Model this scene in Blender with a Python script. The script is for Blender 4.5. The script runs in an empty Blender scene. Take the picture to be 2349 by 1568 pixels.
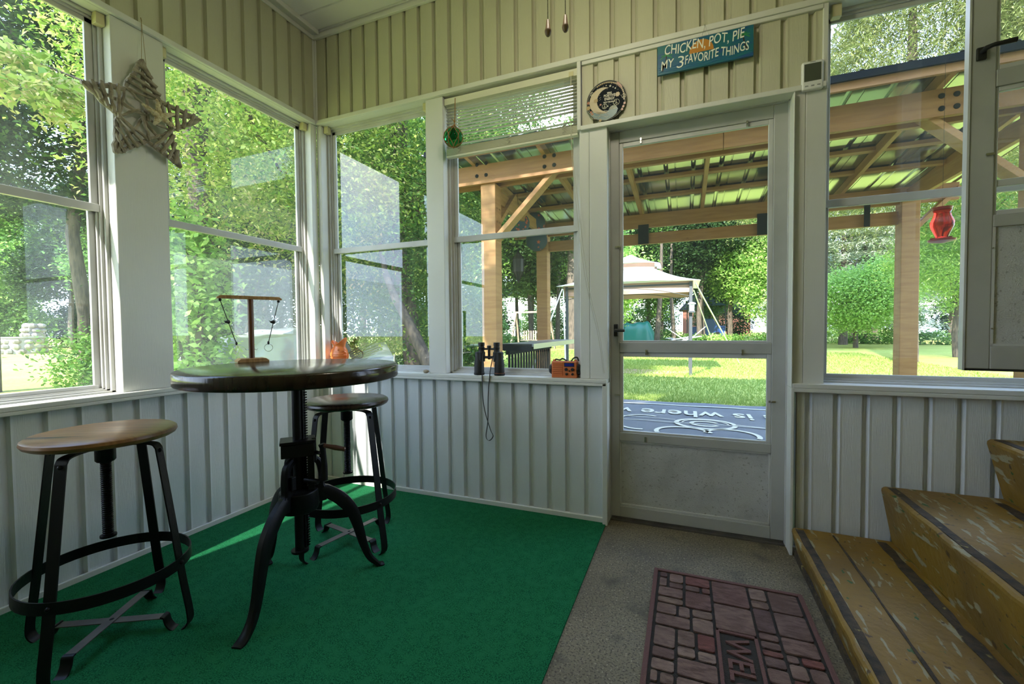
import bpy, math, random
import numpy as np
from mathutils import Vector, Matrix
random.seed(7); RNG = np.random.default_rng(7)
S = bpy.context.scene
COL = S.collection
PI = math.pi

# ------------------------------------------------------------------ camera
F_PX, YAW, PITCH, ROLL = 992.97, 0.380723, -0.0306941, -0.00931975
CAM = Vector((2.29745, -2.24830, 1.02))
_f = Vector((-math.sin(YAW)*math.cos(PITCH), math.cos(YAW)*math.cos(PITCH), math.sin(PITCH)))
_r0 = Vector((math.cos(YAW), math.sin(YAW), 0)); _u0 = _r0.cross(_f)
_r = _r0*math.cos(ROLL)+_u0*math.sin(ROLL); _u = -_r0*math.sin(ROLL)+_u0*math.cos(ROLL)
cd = bpy.data.cameras.new('camera'); cam = bpy.data.objects.new('camera', cd); COL.objects.link(cam)
cd.sensor_width = 36; cd.lens = 36*F_PX/2349; cd.clip_start = 0.05; cd.clip_end = 500
cam.matrix_world = Matrix(((_r.x, _u.x, -_f.x, CAM.x), (_r.y, _u.y, -_f.y, CAM.y), (_r.z, _u.z, -_f.z, CAM.z), (0, 0, 0, 1)))
S.camera = cam

def P(x, y, ax, val):
    """pixel of the photograph -> point of the plane ax = val"""
    d = _f + _r*((x-1174.5)/F_PX) - _u*((y-784)/F_PX)
    i = 'xyz'.index(ax)
    return CAM + d*((val-CAM[i])/d[i])

# ------------------------------------------------------------------ world, sun, exposure
S.view_settings.view_transform = 'Standard'; S.view_settings.look = 'None'
S.view_settings.gamma = 1; S.view_settings.exposure = 0.08
SKY = 6.6; SUN = 18.0; LAMP = 14.0
W = bpy.data.worlds.new('sky'); S.world = W; W.use_nodes = True
nt = W.node_tree; nt.nodes.clear()
out = nt.nodes.new('ShaderNodeOutputWorld'); bg = nt.nodes.new('ShaderNodeBackground')
tc = nt.nodes.new('ShaderNodeTexCoord'); sep = nt.nodes.new('ShaderNodeSeparateXYZ')
rp = nt.nodes.new('ShaderNodeValToRGB'); nz = nt.nodes.new('ShaderNodeTexNoise'); cr = nt.nodes.new('ShaderNodeValToRGB')
mx = nt.nodes.new('ShaderNodeMixRGB')
nt.links.new(tc.outputs['Generated'], sep.inputs[0]); nt.links.new(sep.outputs['Z'], rp.inputs[0])
rp.color_ramp.elements[0].position = 0.0; rp.color_ramp.elements[0].color = (.68, .80, 1, 1)
rp.color_ramp.elements[1].position = 0.9; rp.color_ramp.elements[1].color = (.34, .55, 1, 1)
nt.links.new(tc.outputs['Generated'], nz.inputs['Vector']); nz.inputs['Scale'].default_value = 2.2; nz.inputs['Detail'].default_value = 6
nt.links.new(nz.outputs['Fac'], cr.inputs[0]); cr.color_ramp.elements[0].position = .55; cr.color_ramp.elements[1].position = .72
nt.links.new(cr.outputs[0], mx.inputs[0]); nt.links.new(rp.outputs[0], mx.inputs[1]); mx.inputs[2].default_value = (1, 1, 1, 1)
nt.links.new(mx.outputs[0], bg.inputs[0]); bg.inputs[1].default_value = SKY; nt.links.new(bg.outputs[0], out.inputs[0])
sd = bpy.data.lights.new('sun', 'SUN'); sd.energy = SUN; sd.angle = math.radians(.6); sd.color = (1, .95, .86)
so = bpy.data.objects.new('sun', sd); COL.objects.link(so)
so.rotation_euler = Vector((.277, 1.2, -1)).to_track_quat('-Z', 'Y').to_euler(); so.location = (-5, -20, 20)

# ------------------------------------------------------------------ materials
M = {}
def srgb(r, g, b): return tuple((c/255/12.92 if c/255 <= .04045 else ((c/255+.055)/1.055)**2.4) for c in (r, g, b)) + (1,)
def mat(name, col=(.5, .5, .5, 1), rough=.5, metal=0, noise=None, bump=None, spec=.5, island=None, trans=0):
    """noise=(scale, colour2, lo, hi, stretch)  bump=(scale, strength, stretch)"""
    m = bpy.data.materials.new(name); m.use_nodes = True; n = m.node_tree; b = n.nodes['Principled BSDF']
    b.inputs['Base Color'].default_value = col; b.inputs['Roughness'].default_value = rough
    b.inputs['Metallic'].default_value = metal; b.inputs['Specular IOR Level'].default_value = spec
    tc = n.nodes.new('ShaderNodeTexCoord')
    def tex(scale, st, det=6):
        mp = n.nodes.new('ShaderNodeMapping'); mp.inputs['Scale'].default_value = st
        t = n.nodes.new('ShaderNodeTexNoise'); t.inputs['Scale'].default_value = scale; t.inputs['Detail'].default_value = det
        n.links.new(tc.outputs['Object'], mp.inputs[0]); n.links.new(mp.outputs[0], t.inputs['Vector']); return t
    cur = None
    if noise:
        for nn in (noise if isinstance(noise, list) else [noise]):
            sc, c2, lo, hi, st = nn
            t = tex(sc, st); r = n.nodes.new('ShaderNodeMapRange'); r.inputs[1].default_value = lo; r.inputs[2].default_value = hi
            n.links.new(t.outputs['Fac'], r.inputs[0]); mxx = n.nodes.new('ShaderNodeMixRGB')
            n.links.new(r.outputs[0], mxx.inputs[0]); mxx.inputs[2].default_value = c2
            if cur: n.links.new(cur, mxx.inputs[1])
            else: mxx.inputs[1].default_value = col
            cur = mxx.outputs[0]
        n.links.new(cur, b.inputs['Base Color'])
    if island is not None:
        g = n.nodes.new('ShaderNodeNewGeometry'); ra = n.nodes.new('ShaderNodeValToRGB')
        n.links.new(g.outputs['Random Per Island'], ra.inputs[0]); ra.color_ramp.interpolation = 'LINEAR'
        els = ra.color_ramp.elements
        while len(els) < len(island): els.new(.5)
        for i, c in enumerate(island): els[i].position = i/(len(island)-1); els[i].color = c
        if cur:
            mm = n.nodes.new('ShaderNodeMixRGB'); mm.blend_type = 'MULTIPLY'; mm.inputs[0].default_value = 1
            n.links.new(cur, mm.inputs[1]); n.links.new(ra.outputs[0], mm.inputs[2]); cur = mm.outputs[0]
        else: cur = ra.outputs[0]
        n.links.new(cur, b.inputs['Base Color'])
    if bump:
        t = tex(bump[0], bump[2]); bp = n.nodes.new('ShaderNodeBump'); bp.inputs['Strength'].default_value = bump[1]; bp.inputs['Distance'].default_value = .01
        n.links.new(t.outputs['Fac'], bp.inputs['Height']); n.links.new(bp.outputs[0], b.inputs['Normal'])
    if trans:
        tr = n.nodes.new('ShaderNodeBsdfTranslucent'); ms = n.nodes.new('ShaderNodeMixShader'); o = n.nodes['Material Output']
        ms.inputs[0].default_value = trans
        n.links.new(b.outputs[0], ms.inputs[1]); n.links.new(tr.outputs[0], ms.inputs[2]); n.links.new(ms.outputs[0], o.inputs[0])
        if cur: n.links.new(cur, tr.inputs[0])
        else: tr.inputs[0].default_value = col
    M[name] = m
    return m
def glass(name, haze=.02, hcol=(.8, .85, .82, 1), patch=.06, tint=(.97, .98, .97, 1), gain=1.7):
    m = bpy.data.materials.new(name); m.use_nodes = True; n = m.node_tree; n.nodes.clear()
    o = n.nodes.new('ShaderNodeOutputMaterial'); t = n.nodes.new('ShaderNodeBsdfTransparent'); g = n.nodes.new('ShaderNodeBsdfGlossy')
    t.inputs[0].default_value = tint; g.inputs['Roughness'].default_value = 0
    fr = n.nodes.new('ShaderNodeFresnel'); ge = n.nodes.new('ShaderNodeNewGeometry'); io = n.nodes.new('ShaderNodeMapRange')
    io.inputs[3].default_value = 1.5; io.inputs[4].default_value = 1.0001   # thin pane: one reflection, where the ray enters
    n.links.new(ge.outputs['Backfacing'], io.inputs[0]); n.links.new(io.outputs[0], fr.inputs[0])
    mu = n.nodes.new('ShaderNodeMath'); mu.operation = 'MULTIPLY'; mu.inputs[1].default_value = gain; mu.use_clamp = True
    mi = n.nodes.new('ShaderNodeMixShader'); n.links.new(fr.outputs[0], mu.inputs[0]); n.links.new(mu.outputs[0], mi.inputs[0])
    n.links.new(t.outputs[0], mi.inputs[1]); n.links.new(g.outputs[0], mi.inputs[2])
    d = n.nodes.new('ShaderNodeBsdfDiffuse'); tl = n.nodes.new('ShaderNodeBsdfTranslucent'); d.inputs[0].default_value = hcol; tl.inputs[0].default_value = hcol
    dm = n.nodes.new('ShaderNodeMixShader'); dm.inputs[0].default_value = .5; n.links.new(d.outputs[0], dm.inputs[1]); n.links.new(tl.outputs[0], dm.inputs[2])
    tc = n.nodes.new('ShaderNodeTexCoord'); nz = n.nodes.new('ShaderNodeTexNoise'); nz.inputs['Scale'].default_value = 3.5; nz.inputs['Detail'].default_value = 5
    n.links.new(tc.outputs['Object'], nz.inputs['Vector']); mr = n.nodes.new('ShaderNodeMapRange'); mr.inputs[1].default_value = .4; mr.inputs[2].default_value = .75
    mr.inputs[3].default_value = haze; mr.inputs[4].default_value = haze+patch; n.links.new(nz.outputs['Fac'], mr.inputs[0])
    m2 = n.nodes.new('ShaderNodeMixShader'); n.links.new(mr.outputs[0], m2.inputs[0]); n.links.new(mi.outputs[0], m2.inputs[1]); n.links.new(dm.outputs[0], m2.inputs[2])
    n.links.new(m2.outputs[0], o.inputs[0]); M[name] = m; return m

V1 = (1, 1, 1)
mat('siding', (.54, .525, .385, 1), .42, noise=(3, (.49, .475, .34, 1), .4, .7, (1, 1, .4)), bump=(60, .22, (8, 8, .25)))  # upper boards: same siding, warm dimmer light put into a darker olive colour
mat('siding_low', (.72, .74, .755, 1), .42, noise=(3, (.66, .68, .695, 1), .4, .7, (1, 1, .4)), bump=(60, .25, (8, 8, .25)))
mat('trim', (.68, .68, .64, 1), .4, noise=(2, (.63, .625, .575, 1), .45, .75, V1), bump=(50, .08, (6, 6, .3)))
mat('alu', (.56, .56, .55, 1), .38, noise=(5, (.44, .43, .41, 1), .45, .75, V1))
mat('alu_door', (.44, .44, .42, 1), .4, noise=(4, (.36, .36, .34, 1), .45, .75, V1))
mat('stipple', (.56, .56, .56, 1), .55, noise=[(90, (.28, .27, .25, 1), .60, .72, V1), (7, (.38, .38, .38, 1), .45, .8, V1)], bump=(240, .5, V1))
mat('seal', (.03, .03, .03, 1), .6)
mat('ceiling', (.78, .77, .74, 1), .4, bump=(30, .05, V1))
mat('concrete', (.20, .165, .105, 1), .75, noise=[(3, (.135, .11, .07, 1), .42, .68, V1), (150, (.075, .06, .04, 1), .53, .60, V1), (120, (.34, .29, .20, 1), .60, .66, V1), (7, (.075, .065, .045, 1), .56, .72, V1)], bump=(120, .3, V1))
mat('carpet', (.024, .25, .095, 1), .95, noise=[(260, (.006, .09, .036, 1), .42, .62, V1), (30, (.022, .22, .085, 1), .45, .7, V1)], bump=(420, .9, V1), spec=.1)
mat('ochre', (.26, .15, .020, 1), .55, noise=[(4, (.19, .11, .024, 1), .42, .68, V1), (15, (.33, .29, .18, 1), .595, .625, (3.2, .6, 1.6)), (24, (.035, .10, .025, 1), .66, .68, (1, .6, 2)), (40, (.09, .05, .02, 1), .65, .69, V1)], bump=(28, .5, V1))
mat('grip', (.075, .052, .03, 1), .8, noise=[(30, (.03, .024, .018, 1), .42, .65, V1), (38, (.28, .22, .08, 1), .66, .72, V1)], bump=(120, .5, V1))
mat('iron', (.011, .011, .012, 1), .42, .6, bump=(60, .08, V1))
mat('iron_worn', (.10, .09, .085, 1), .5, .4, noise=(12, (.16, .14, .12, 1), .4, .7, V1))
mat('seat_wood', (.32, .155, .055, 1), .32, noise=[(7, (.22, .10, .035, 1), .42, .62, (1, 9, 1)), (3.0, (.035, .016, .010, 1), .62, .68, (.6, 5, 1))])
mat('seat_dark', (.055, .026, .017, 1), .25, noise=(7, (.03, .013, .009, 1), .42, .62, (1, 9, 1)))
mat('table_wood', (.030, .017, .010, 1), .16, noise=(6, (.016, .009, .006, 1), .42, .62, (9, 1, 1)), bump=(14, .05, (9, 1, 1)))
mat('brown_handle', (.13, .05, .03, 1), .35)
mat('pine', (.46, .27, .12, 1), .45, noise=(12, (.32, .17, .065, 1), .42, .62, (1, 8, 1)))
mat('mahog', (.14, .048, .018, 1), .35, noise=(10, (.08, .03, .012, 1), .42, .62, (6, 6, .6)))
mat('timber', (.42, .22, .080, 1), .6, noise=[(3.2, (.34, .16, .055, 1), .4, .65, (1, 1, 9)), (3.4, (.15, .06, .03, 1), .74, .77, V1)], bump=(25, .1, V1))
mat('timber_x', (.36, .175, .062, 1), .6, noise=[(3.2, (.29, .13, .045, 1), .4, .65, (1, 9, 9)), (3.4, (.15, .06, .03, 1), .74, .77, V1)], bump=(25, .1, V1))
mat('roof_metal', (.36, .39, .35, 1), .16, .95)
mat('roof_top', (.005, .008, .013, 1), .8, 0, spec=.1)
mat('black', (.012, .012, .013, 1), .45)
mat('rubber', (.018, .018, .019, 1), .6, bump=(200, .2, V1))
mat('drift', (.38, .33, .265, 1), .8, noise=[(30, (.20, .165, .125, 1), .4, .65, V1), (9, (.40, .37, .33, 1), .55, .75, V1)], bump=(60, .6, V1))
mat('starfish', (.66, .58, .40, 1), .8, noise=(60, (.45, .35, .2, 1), .45, .6, V1), bump=(90, .9, V1))
mat('twine', (.30, .21, .08, 1), .8)
mat('rope', (.33, .17, .06, 1), .85, bump=(200, .8, V1))
mat('cream_plastic', (.62, .56, .34, 1), .4)
mat('blind', (.70, .68, .55, 1), .5, spec=.3)
mat('cord', (.50, .47, .38, 1), .7)
mat('white_plastic', (.74, .74, .72, 1), .35)
mat('lcd', (.075, .085, .06, 1), .25)
mat('grey_print', (.30, .30, .29, 1), .5)
mat('sign_blue', (.008, .11, .20, 1), .4, noise=[(5, (.006, .14, .14, 1), .4, .62, (1, 1, 2)), (9, (.01, .07, .22, 1), .52, .66, (1, 1, 5))])
mat('sign_wave', (.015, .16, .33, 1), .4); mat('sign_text', (.80, .83, .72, 1), .5)
mat('sign_sun', (.50, .21, .02, 1), .45); mat('sign_palm', (.03, .30, .05, 1), .45); mat('sign_trunk', (.035, .017, .012, 1), .5)
mat('navy', (.010, .014, .02, 1), .7, spec=.15); mat('plate_cream', (.50, .41, .25, 1), .35); mat('plate_teal', (.10, .19, .20, 1), .35)
mat('plate_rust', (.36, .13, .06, 1), .35); mat('plate_gold', (.38, .27, .10, 1), .35); mat('plate_white', (.68, .64, .52, 1), .35)
mat('orange_glaze', (.85, .22, .06, 1), .22); mat('radio_orange', (.62, .17, .05, 1), .4); mat('radio_blue', (.015, .02, .32, 1), .2)
mat('stone', (.36, .30, .22, 1), .7, noise=(20, (.2, .16, .12, 1), .4, .7, V1))
mat('steel', (.6, .6, .58, 1), .25, 1); mat('knob_wood', (.20, .11, .055, 1), .45)
mat('brass', (.09, .075, .05, 1), .4, .8)
mat('mat_base', (.035, .028, .022, 1), .9, bump=(300, .6, V1)); mat('mat_border', (.16, .075, .065, 1), .9, bump=(300, .6, V1))
mat('mat_brick', (1, 1, 1, 1), .9, noise=[(28, (.55, .50, .50, 1), .40, .65, (1, 3, 1)), (9, (.62, .55, .55, 1), .45, .7, V1)], bump=(300, .5, V1),
    island=[(.14, .075, .065, 1), (.24, .155, .115, 1), (.29, .19, .15, 1), (.11, .06, .055, 1), (.28, .18, .14, 1), (.19, .11, .09, 1), (.22, .075, .06, 1)])
mat('lawn', (.42, .45, .12, 1), .95, noise=[(.55, (.36, .41, .10, 1), .42, .62, V1), (14, (.22, .30, .06, 1), .5, .72, V1)], bump=(30, .8, V1), spec=.1)
mat('grass_blade', (.2, .3, .05, 1), .7, trans=.35, island=[(.19, .32, .05, 1), (.36, .44, .12, 1)])
mat('dirt', (.35, .27, .16, 1), .95)
mat('bark', (.13, .10, .075, 1), .9, noise=(6, (.05, .04, .032, 1), .4, .62, (4, 4, .7)), bump=(20, .9, (4, 4, .7)))
def leafmat(name, a, b, c, tr=.42): mat(name, a+(1,), .55, trans=tr, island=[a+(1,), b+(1,), c+(1,)], spec=.35)
leafmat('leaf_maple', (0.137, 0.283, 0.036), (0.293, 0.418, 0.063), (0.543, 0.606, 0.167))
leafmat('leaf_seed', (0.468, 0.468, 0.150), (0.617, 0.580, 0.243), (0.580, 0.468, 0.243))
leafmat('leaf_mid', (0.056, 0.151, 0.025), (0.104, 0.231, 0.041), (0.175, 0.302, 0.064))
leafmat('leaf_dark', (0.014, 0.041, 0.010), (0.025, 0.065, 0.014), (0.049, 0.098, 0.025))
leafmat('leaf_bright', (0.233, 0.444, 0.084), (0.359, 0.582, 0.138), (0.528, 0.697, 0.233))
leafmat('leaf_spruce', (0.200, 0.260, 0.160), (0.320, 0.381, 0.251), (0.460, 0.481, 0.341), .15)
leafmat('leaf_conifer', (0.132, 0.181, 0.050), (0.247, 0.297, 0.099), (0.380, 0.396, 0.165), .25)
mat('canvas_white', (.86, .84, .80, 1), .8, trans=.25); mat('canvas_tan', (.55, .38, .30, 1), .8, trans=.3)
mat('post_grey', (.10, .11, .12, 1), .4, .4); mat('strap_white', (.85, .85, .78, 1), .6)
mat('tarp_green', (.015, .16, .11, 1), .35, bump=(3, 1, V1)); mat('tarp_grey', (.34, .38, .42, 1), .3, noise=(3, (.24, .27, .31, 1), .4, .7, V1), bump=(4, 1, V1))
mat('tarp_blue', (.05, .13, .35, 1), .4, bump=(3, 1, V1)); mat('truck_blue', (.02, .06, .22, 1), .3)
mat('old_wood', (.30, .22, .17, 1), .8, noise=(8, (.2, .14, .1, 1), .4, .7, V1)); mat('board_grey', (.45, .46, .46, 1), .7)
mat('brick_red', (.20, .075, .05, 1), .8); mat('house_white', (.75, .77, .78, 1), .7); mat('window_dark', (.04, .05, .06, 1), .2)
mat('roof_green', (.015, .13, .08, 1), .7); mat('log_brown', (.10, .04, .03, 1), .8)
mat('fieldstone', (.42, .38, .32, 1), .85, island=[(.17, .16, .145, 1), (.30, .28, .25, 1), (.21, .18, .14, 1), (.34, .31, .28, 1)], bump=(20, .6, V1))
mat('mortar', (.28, .27, .25, 1), .9)
mat('counter_top', (.16, .165, .16, 1), .35); mat('counter_edge', (.60, .60, .34, 1), .5); mat('rail_dark', (.014, .014, .014, 1), .7, spec=.2)
mat('outmat_blue', (.125, .14, .165, 1), .8, noise=(2, (.165, .18, .205, 1), .4, .7, V1), bump=(160, .4, V1)); mat('outmat_cream', (.62, .62, .52, 1), .8)
mat('paper_blue', (.035, .07, .12, 1), .7, trans=.2); mat('paper_star', (.50, .10, .06, 1), .7)
mat('bolt', (.02, .022, .025, 1), .8, 0, spec=.15)
mat('bulb', (.9, .85, .7, 1), .4); mat('fan_white', (.7, .7, .66, 1), .4)
glass('pane_dusty', .015, patch=.05, gain=1.15); glass('pane', .006, patch=.015, gain=2.4); glass('pane_clean', .006, patch=.015, gain=1.5)
glass('screen_film', .05, hcol=(.6, .66, .60, 1), patch=.06, gain=1.0)
def clearglass(name, col, rough=0):
    m = bpy.data.materials.new(name); m.use_nodes = True; b = m.node_tree.nodes['Principled BSDF']
    b.inputs['Base Color'].default_value = col; b.inputs['Transmission Weight'].default_value = 1; b.inputs['Roughness'].default_value = rough; b.inputs['IOR'].default_value = 1.2
    M[name] = m
clearglass('green_glass', (.03, .42, .10, 1)); clearglass('red_glass', (.85, .035, .02, 1), .05)
mat('red_plastic', (.30, .01, .015, 1), .3)

# ------------------------------------------------------------------ mesh builder
class MB:
    def __init__(s): s.v = []; s.f = []
    def add(s, v, f):
        o = len(s.v); s.v += [tuple(p) for p in v]; s.f += [tuple(i+o for i in q) for q in f]; return s
    def box(s, x0, x1, y0, y1, z0, z1):
        x0, x1 = sorted((x0, x1)); y0, y1 = sorted((y0, y1)); z0, z1 = sorted((z0, z1))
        return s.add([(x0, y0, z0), (x1, y0, z0), (x1, y1, z0), (x0, y1, z0), (x0, y0, z1), (x1, y0, z1), (x1, y1, z1), (x0, y1, z1)],
                     [(0, 3, 2, 1), (4, 5, 6, 7), (0, 1, 5, 4), (1, 2, 6, 5), (2, 3, 7, 6), (3, 0, 4, 7)])
    def beam(s, a, b, w, h, up=(0, 0, 1)):
        """box from a to b, w wide, h high"""
        a = Vector(a); b = Vector(b); d = (b-a).normalized(); up = Vector(up)
        sd = d.cross(up)
        if sd.length < 1e-4: sd = d.cross(Vector((0, 1, 0)))
        sd.normalize(); u = sd.cross(d); v = []
        for p in (a, b):
            for i, j in ((-1, -1), (1, -1), (1, 1), (-1, 1)): v.append(p+sd*(w/2*i)+u*(h/2*j))
        return s.add(v, [(0, 3, 2, 1), (4, 5, 6, 7), (0, 1, 5, 4), (1, 2, 6, 5), (2, 3, 7, 6), (3, 0, 4, 7)])
    def tube(s, pts, r, n=8, cap=True, closed=False):
        pts = [Vector(p) for p in pts]; k = len(pts); rr = r if isinstance(r, (list, tuple)) else [r]*k; v = []; f = []
        pu = None
        for i, p in enumerate(pts):
            a = pts[(i-1) % k] if (closed or i) else p; b = pts[(i+1) % k] if (closed or i < k-1) else p
            d = (b-a).normalized()
            if pu is None:
                pu = Vector((0, 0, 1)) if abs(d.z) < .9 else Vector((1, 0, 0))
            u = (pu-d*pu.dot(d)).normalized(); pu = u; w = d.cross(u)
            for j in range(n):
                t = 2*PI*j/n; v.append(p+(u*math.cos(t)+w*math.sin(t))*rr[i])
        m = k if closed else k-1
        for i in range(m):
            for j in range(n):
                f.append((i*n+j, i*n+(j+1) % n, ((i+1) % k)*n+(j+1) % n, ((i+1) % k)*n+j))
        if cap and not closed: f.append(tuple(reversed(range(n)))); f.append(tuple((k-1)*n+j for j in range(n)))
        return s.add(v, f)
    def lathe(s, prof, c=(0, 0, 0), n=32, axis='z', sq=(1, 1)):
        v = []; f = []; k = len(prof)
        for (r, z) in prof:
            for j in range(n):
                t = 2*PI*j/n; q = (r*math.cos(t)*sq[0], r*math.sin(t)*sq[1], z)
                if axis == 'x': q = (q[2], q[0], q[1])
                if axis == 'y': q = (q[0], q[2], q[1])
                v.append((c[0]+q[0], c[1]+q[1], c[2]+q[2]))
        for i in range(k-1):
            for j in range(n): f.append((i*n+j, i*n+(j+1) % n, (i+1)*n+(j+1) % n, (i+1)*n+j))
        f.append(tuple(reversed(range(n)))); f.append(tuple((k-1)*n+j for j in range(n)))
        return s.add(v, f)
    def strip(s, pts, w, t, wdir):
        """flat bar following pts (in a plane), width w along wdir, thickness t"""
        pts = [Vector(p) for p in pts]; wd = Vector(wdir).normalized(); v = []; f = []; k = len(pts)
        for i, p in enumerate(pts):
            d = (pts[min(i+1, k-1)]-pts[max(i-1, 0)]).normalized(); nn = d.cross(wd).normalized()
            for a, b in ((-1, -1), (1, -1), (1, 1), (-1, 1)): v.append(p+wd*(a*w/2)+nn*(b*t/2))
        for i in range(k-1):
            for j in range(4): f.append((i*4+j, i*4+(j+1) % 4, (i+1)*4+(j+1) % 4, (i+1)*4+j))
        f += [(3, 2, 1, 0), ((k-1)*4, (k-1)*4+1, (k-1)*4+2, (k-1)*4+3)]
        return s.add(v, f)
    def prism(s, poly, fn, d0, d1):
        """2D polygon, fn(u, v, d) -> point, between depths d0 and d1"""
        k = len(poly); v = [fn(a, b, d0) for a, b in poly]+[fn(a, b, d1) for a, b in poly]
        f = [tuple(reversed(range(k))), tuple(range(k, 2*k))]+[(i, (i+1) % k, k+(i+1) % k, k+i) for i in range(k)]
        return s.add(v, f)
    def sphere(s, c, r, n=16, m=10, sc=(1, 1, 1)):
        prof = [(max(1e-4, r*math.sin(PI*i/m)), -r*math.cos(PI*i/m)) for i in range(m+1)]
        o = len(s.v); s.lathe(prof, (0, 0, 0), n)
        for i in range(o, len(s.v)): p = s.v[i]; s.v[i] = (c[0]+p[0]*sc[0], c[1]+p[1]*sc[1], c[2]+p[2]*sc[2])
        return s
    def build(s, name, m, parent=None, smooth=False, bevel=0, seg=2, autos=True):
        me = bpy.data.meshes.new(name)
        off = Vector((0, 0, 0))
        q = parent
        while q: off += Vector(q.location); q = q.parent
        v = s.v if not parent else [(p[0]-off.x, p[1]-off.y, p[2]-off.z) for p in s.v]
        me.from_pydata(v, [], s.f); me.validate()
        me.materials.append(M[m]); o = bpy.data.objects.new(name, me); COL.objects.link(o)
        if parent: o.parent = parent
        if smooth:
            me.polygons.foreach_set('use_smooth', [True]*len(me.polygons))
            if autos: me.set_sharp_from_angle(angle=math.radians(40))
        if bevel:
            b = o.modifiers.new('bevel', 'BEVEL'); b.width = bevel; b.segments = seg; b.limit_method = 'ANGLE'
        return o

def tag(o, label=None, cat=None, group=None, kind=None):
    if label: o['label'] = label
    if cat: o['category'] = cat
    if group: o['group'] = group
    if kind: o['kind'] = kind
    return o
def thing(name, loc, label=None, cat=None, group=None, kind=None):
    o = bpy.data.objects.new(name, None); COL.objects.link(o); o.location = loc; o.empty_display_size = .05
    return tag(o, label, cat, group, kind)
def struct(name, mb, m, label=None, cat=None, **k):
    o = mb.build(name, m, **k); return tag(o, label, cat, kind='structure')
def dup(root, loc, rotz, label=None, parent=None):
    r = root.copy(); COL.objects.link(r)
    if parent is None: r.location = loc; r.rotation_euler = (0, 0, rotz)
    else: r.parent = parent
    if label: r['label'] = label
    for ch in list(root.children): dup(ch, None, 0, None, r)
    return r
def text_mesh(name, body, m, fn, size, parent=None, shear=0, ext=.001, align='CENTER', width=None, bold=0):
    """text as a mesh; fn(u, v, d) -> world"""
    cu = bpy.data.curves.new('t', 'FONT'); cu.body = body; cu.size = size; cu.align_x = align; cu.extrude = ext; cu.shear = shear; cu.resolution_u = 3
    cu.offset = bold
    ob = bpy.data.objects.new('t', cu); COL.objects.link(ob)
    dg = bpy.context.evaluated_depsgraph_get(); me = bpy.data.meshes.new_from_object(ob.evaluated_get(dg))
    mb = MB(); vs = [v.co.copy() for v in me.vertices]
    sx = 1
    if width: sx = width/max(1e-6, max(v.x for v in vs)-min(v.x for v in vs))
    mb.add([fn(v.x*sx, v.y, v.z) for v in vs], [tuple(p.vertices) for p in me.polygons])
    bpy.data.objects.remove(ob); bpy.data.curves.remove(cu); bpy.data.meshes.remove(me)
    return mb if name is None else mb.build(name, m, parent)

# ------------------------------------------------------------------ foliage
def leaves(name, m, centers, spread, per, size, parent=None, droop=0., aspect=.55, seed=1, up=.6, flat=.5):
    r = np.random.default_rng(seed); C = np.asarray(centers, float); n = len(C)*per
    c = np.repeat(C, per, 0); off = r.normal(0, 1, (n, 3)); off[:, 2] *= flat
    c = c+off*spread; c[:, 2] -= droop*np.abs(off[:, 0])*spread
    nrm = r.normal(0, 1, (n, 3)); nrm[:, 2] = np.abs(nrm[:, 2])+up; nrm /= np.linalg.norm(nrm, axis=1)[:, None]
    t = r.normal(0, 1, (n, 3)); t[:, 2] -= droop*2; t -= nrm*(t*nrm).sum(1)[:, None]; t /= np.linalg.norm(t, axis=1)[:, None]
    b = np.cross(nrm, t); sz = size*r.uniform(.6, 1.25, (n, 1))
    v = np.empty((n, 4, 3)); v[:, 0] = c-t*sz*.5; v[:, 1] = c-b*sz*aspect*.5-t*sz*.05+nrm*sz*.08; v[:, 2] = c+t*sz*.55; v[:, 3] = c+b*sz*aspect*.5-t*sz*.05+nrm*sz*.08
    if parent:
        off_ = np.array(parent.location); q = parent.parent
        v = v-off_
    me = bpy.data.meshes.new(name); me.vertices.add(4*n); me.vertices.foreach_set('co', v.reshape(-1)); me.loops.add(4*n)
    me.loops.foreach_set('vertex_index', np.arange(4*n, dtype=np.int32)); me.polygons.add(n); me.polygons.foreach_set('loop_start', np.arange(0, 4*n, 4, dtype=np.int32))
    me.update(calc_edges=True); me.materials.append(M[m]); o = bpy.data.objects.new(name, me); COL.objects.link(o)
    if parent: o.parent = parent
    return o
def shell(blobs, n, seed=1, inner=.45):
    r = np.random.default_rng(seed); w = np.array([b[3]*b[4]*b[5] for b in blobs])**.75; w /= w.sum(); outp = []
    for b, k in zip(blobs, np.maximum(1, (w*n).astype(int))):
        d = r.normal(0, 1, (k, 3)); d /= np.linalg.norm(d, axis=1)[:, None]; rad = r.uniform(inner, 1, (k, 1))**.6
        outp.append(np.array(b[:3])+d*rad*np.array(b[3:6]))
    return np.concatenate(outp)
def trunk(name, pts, r0, r1, parent, n=10, limbs=()):
    k = len(pts); mb = MB().tube(pts, [r0+(r1-r0)*i/(k-1) for i in range(k)], n)
    for (a, b, ra) in limbs:
        a = Vector(a); b = Vector(b); mid = (a+b)/2+Vector((random.uniform(-.1, .1), random.uniform(-.1, .1), .12*(b-a).length))
        mb.tube([a, mid, b], [ra, ra*.7, ra*.25], 6)
    return mb.build(name, 'bark', parent, smooth=True)

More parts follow.
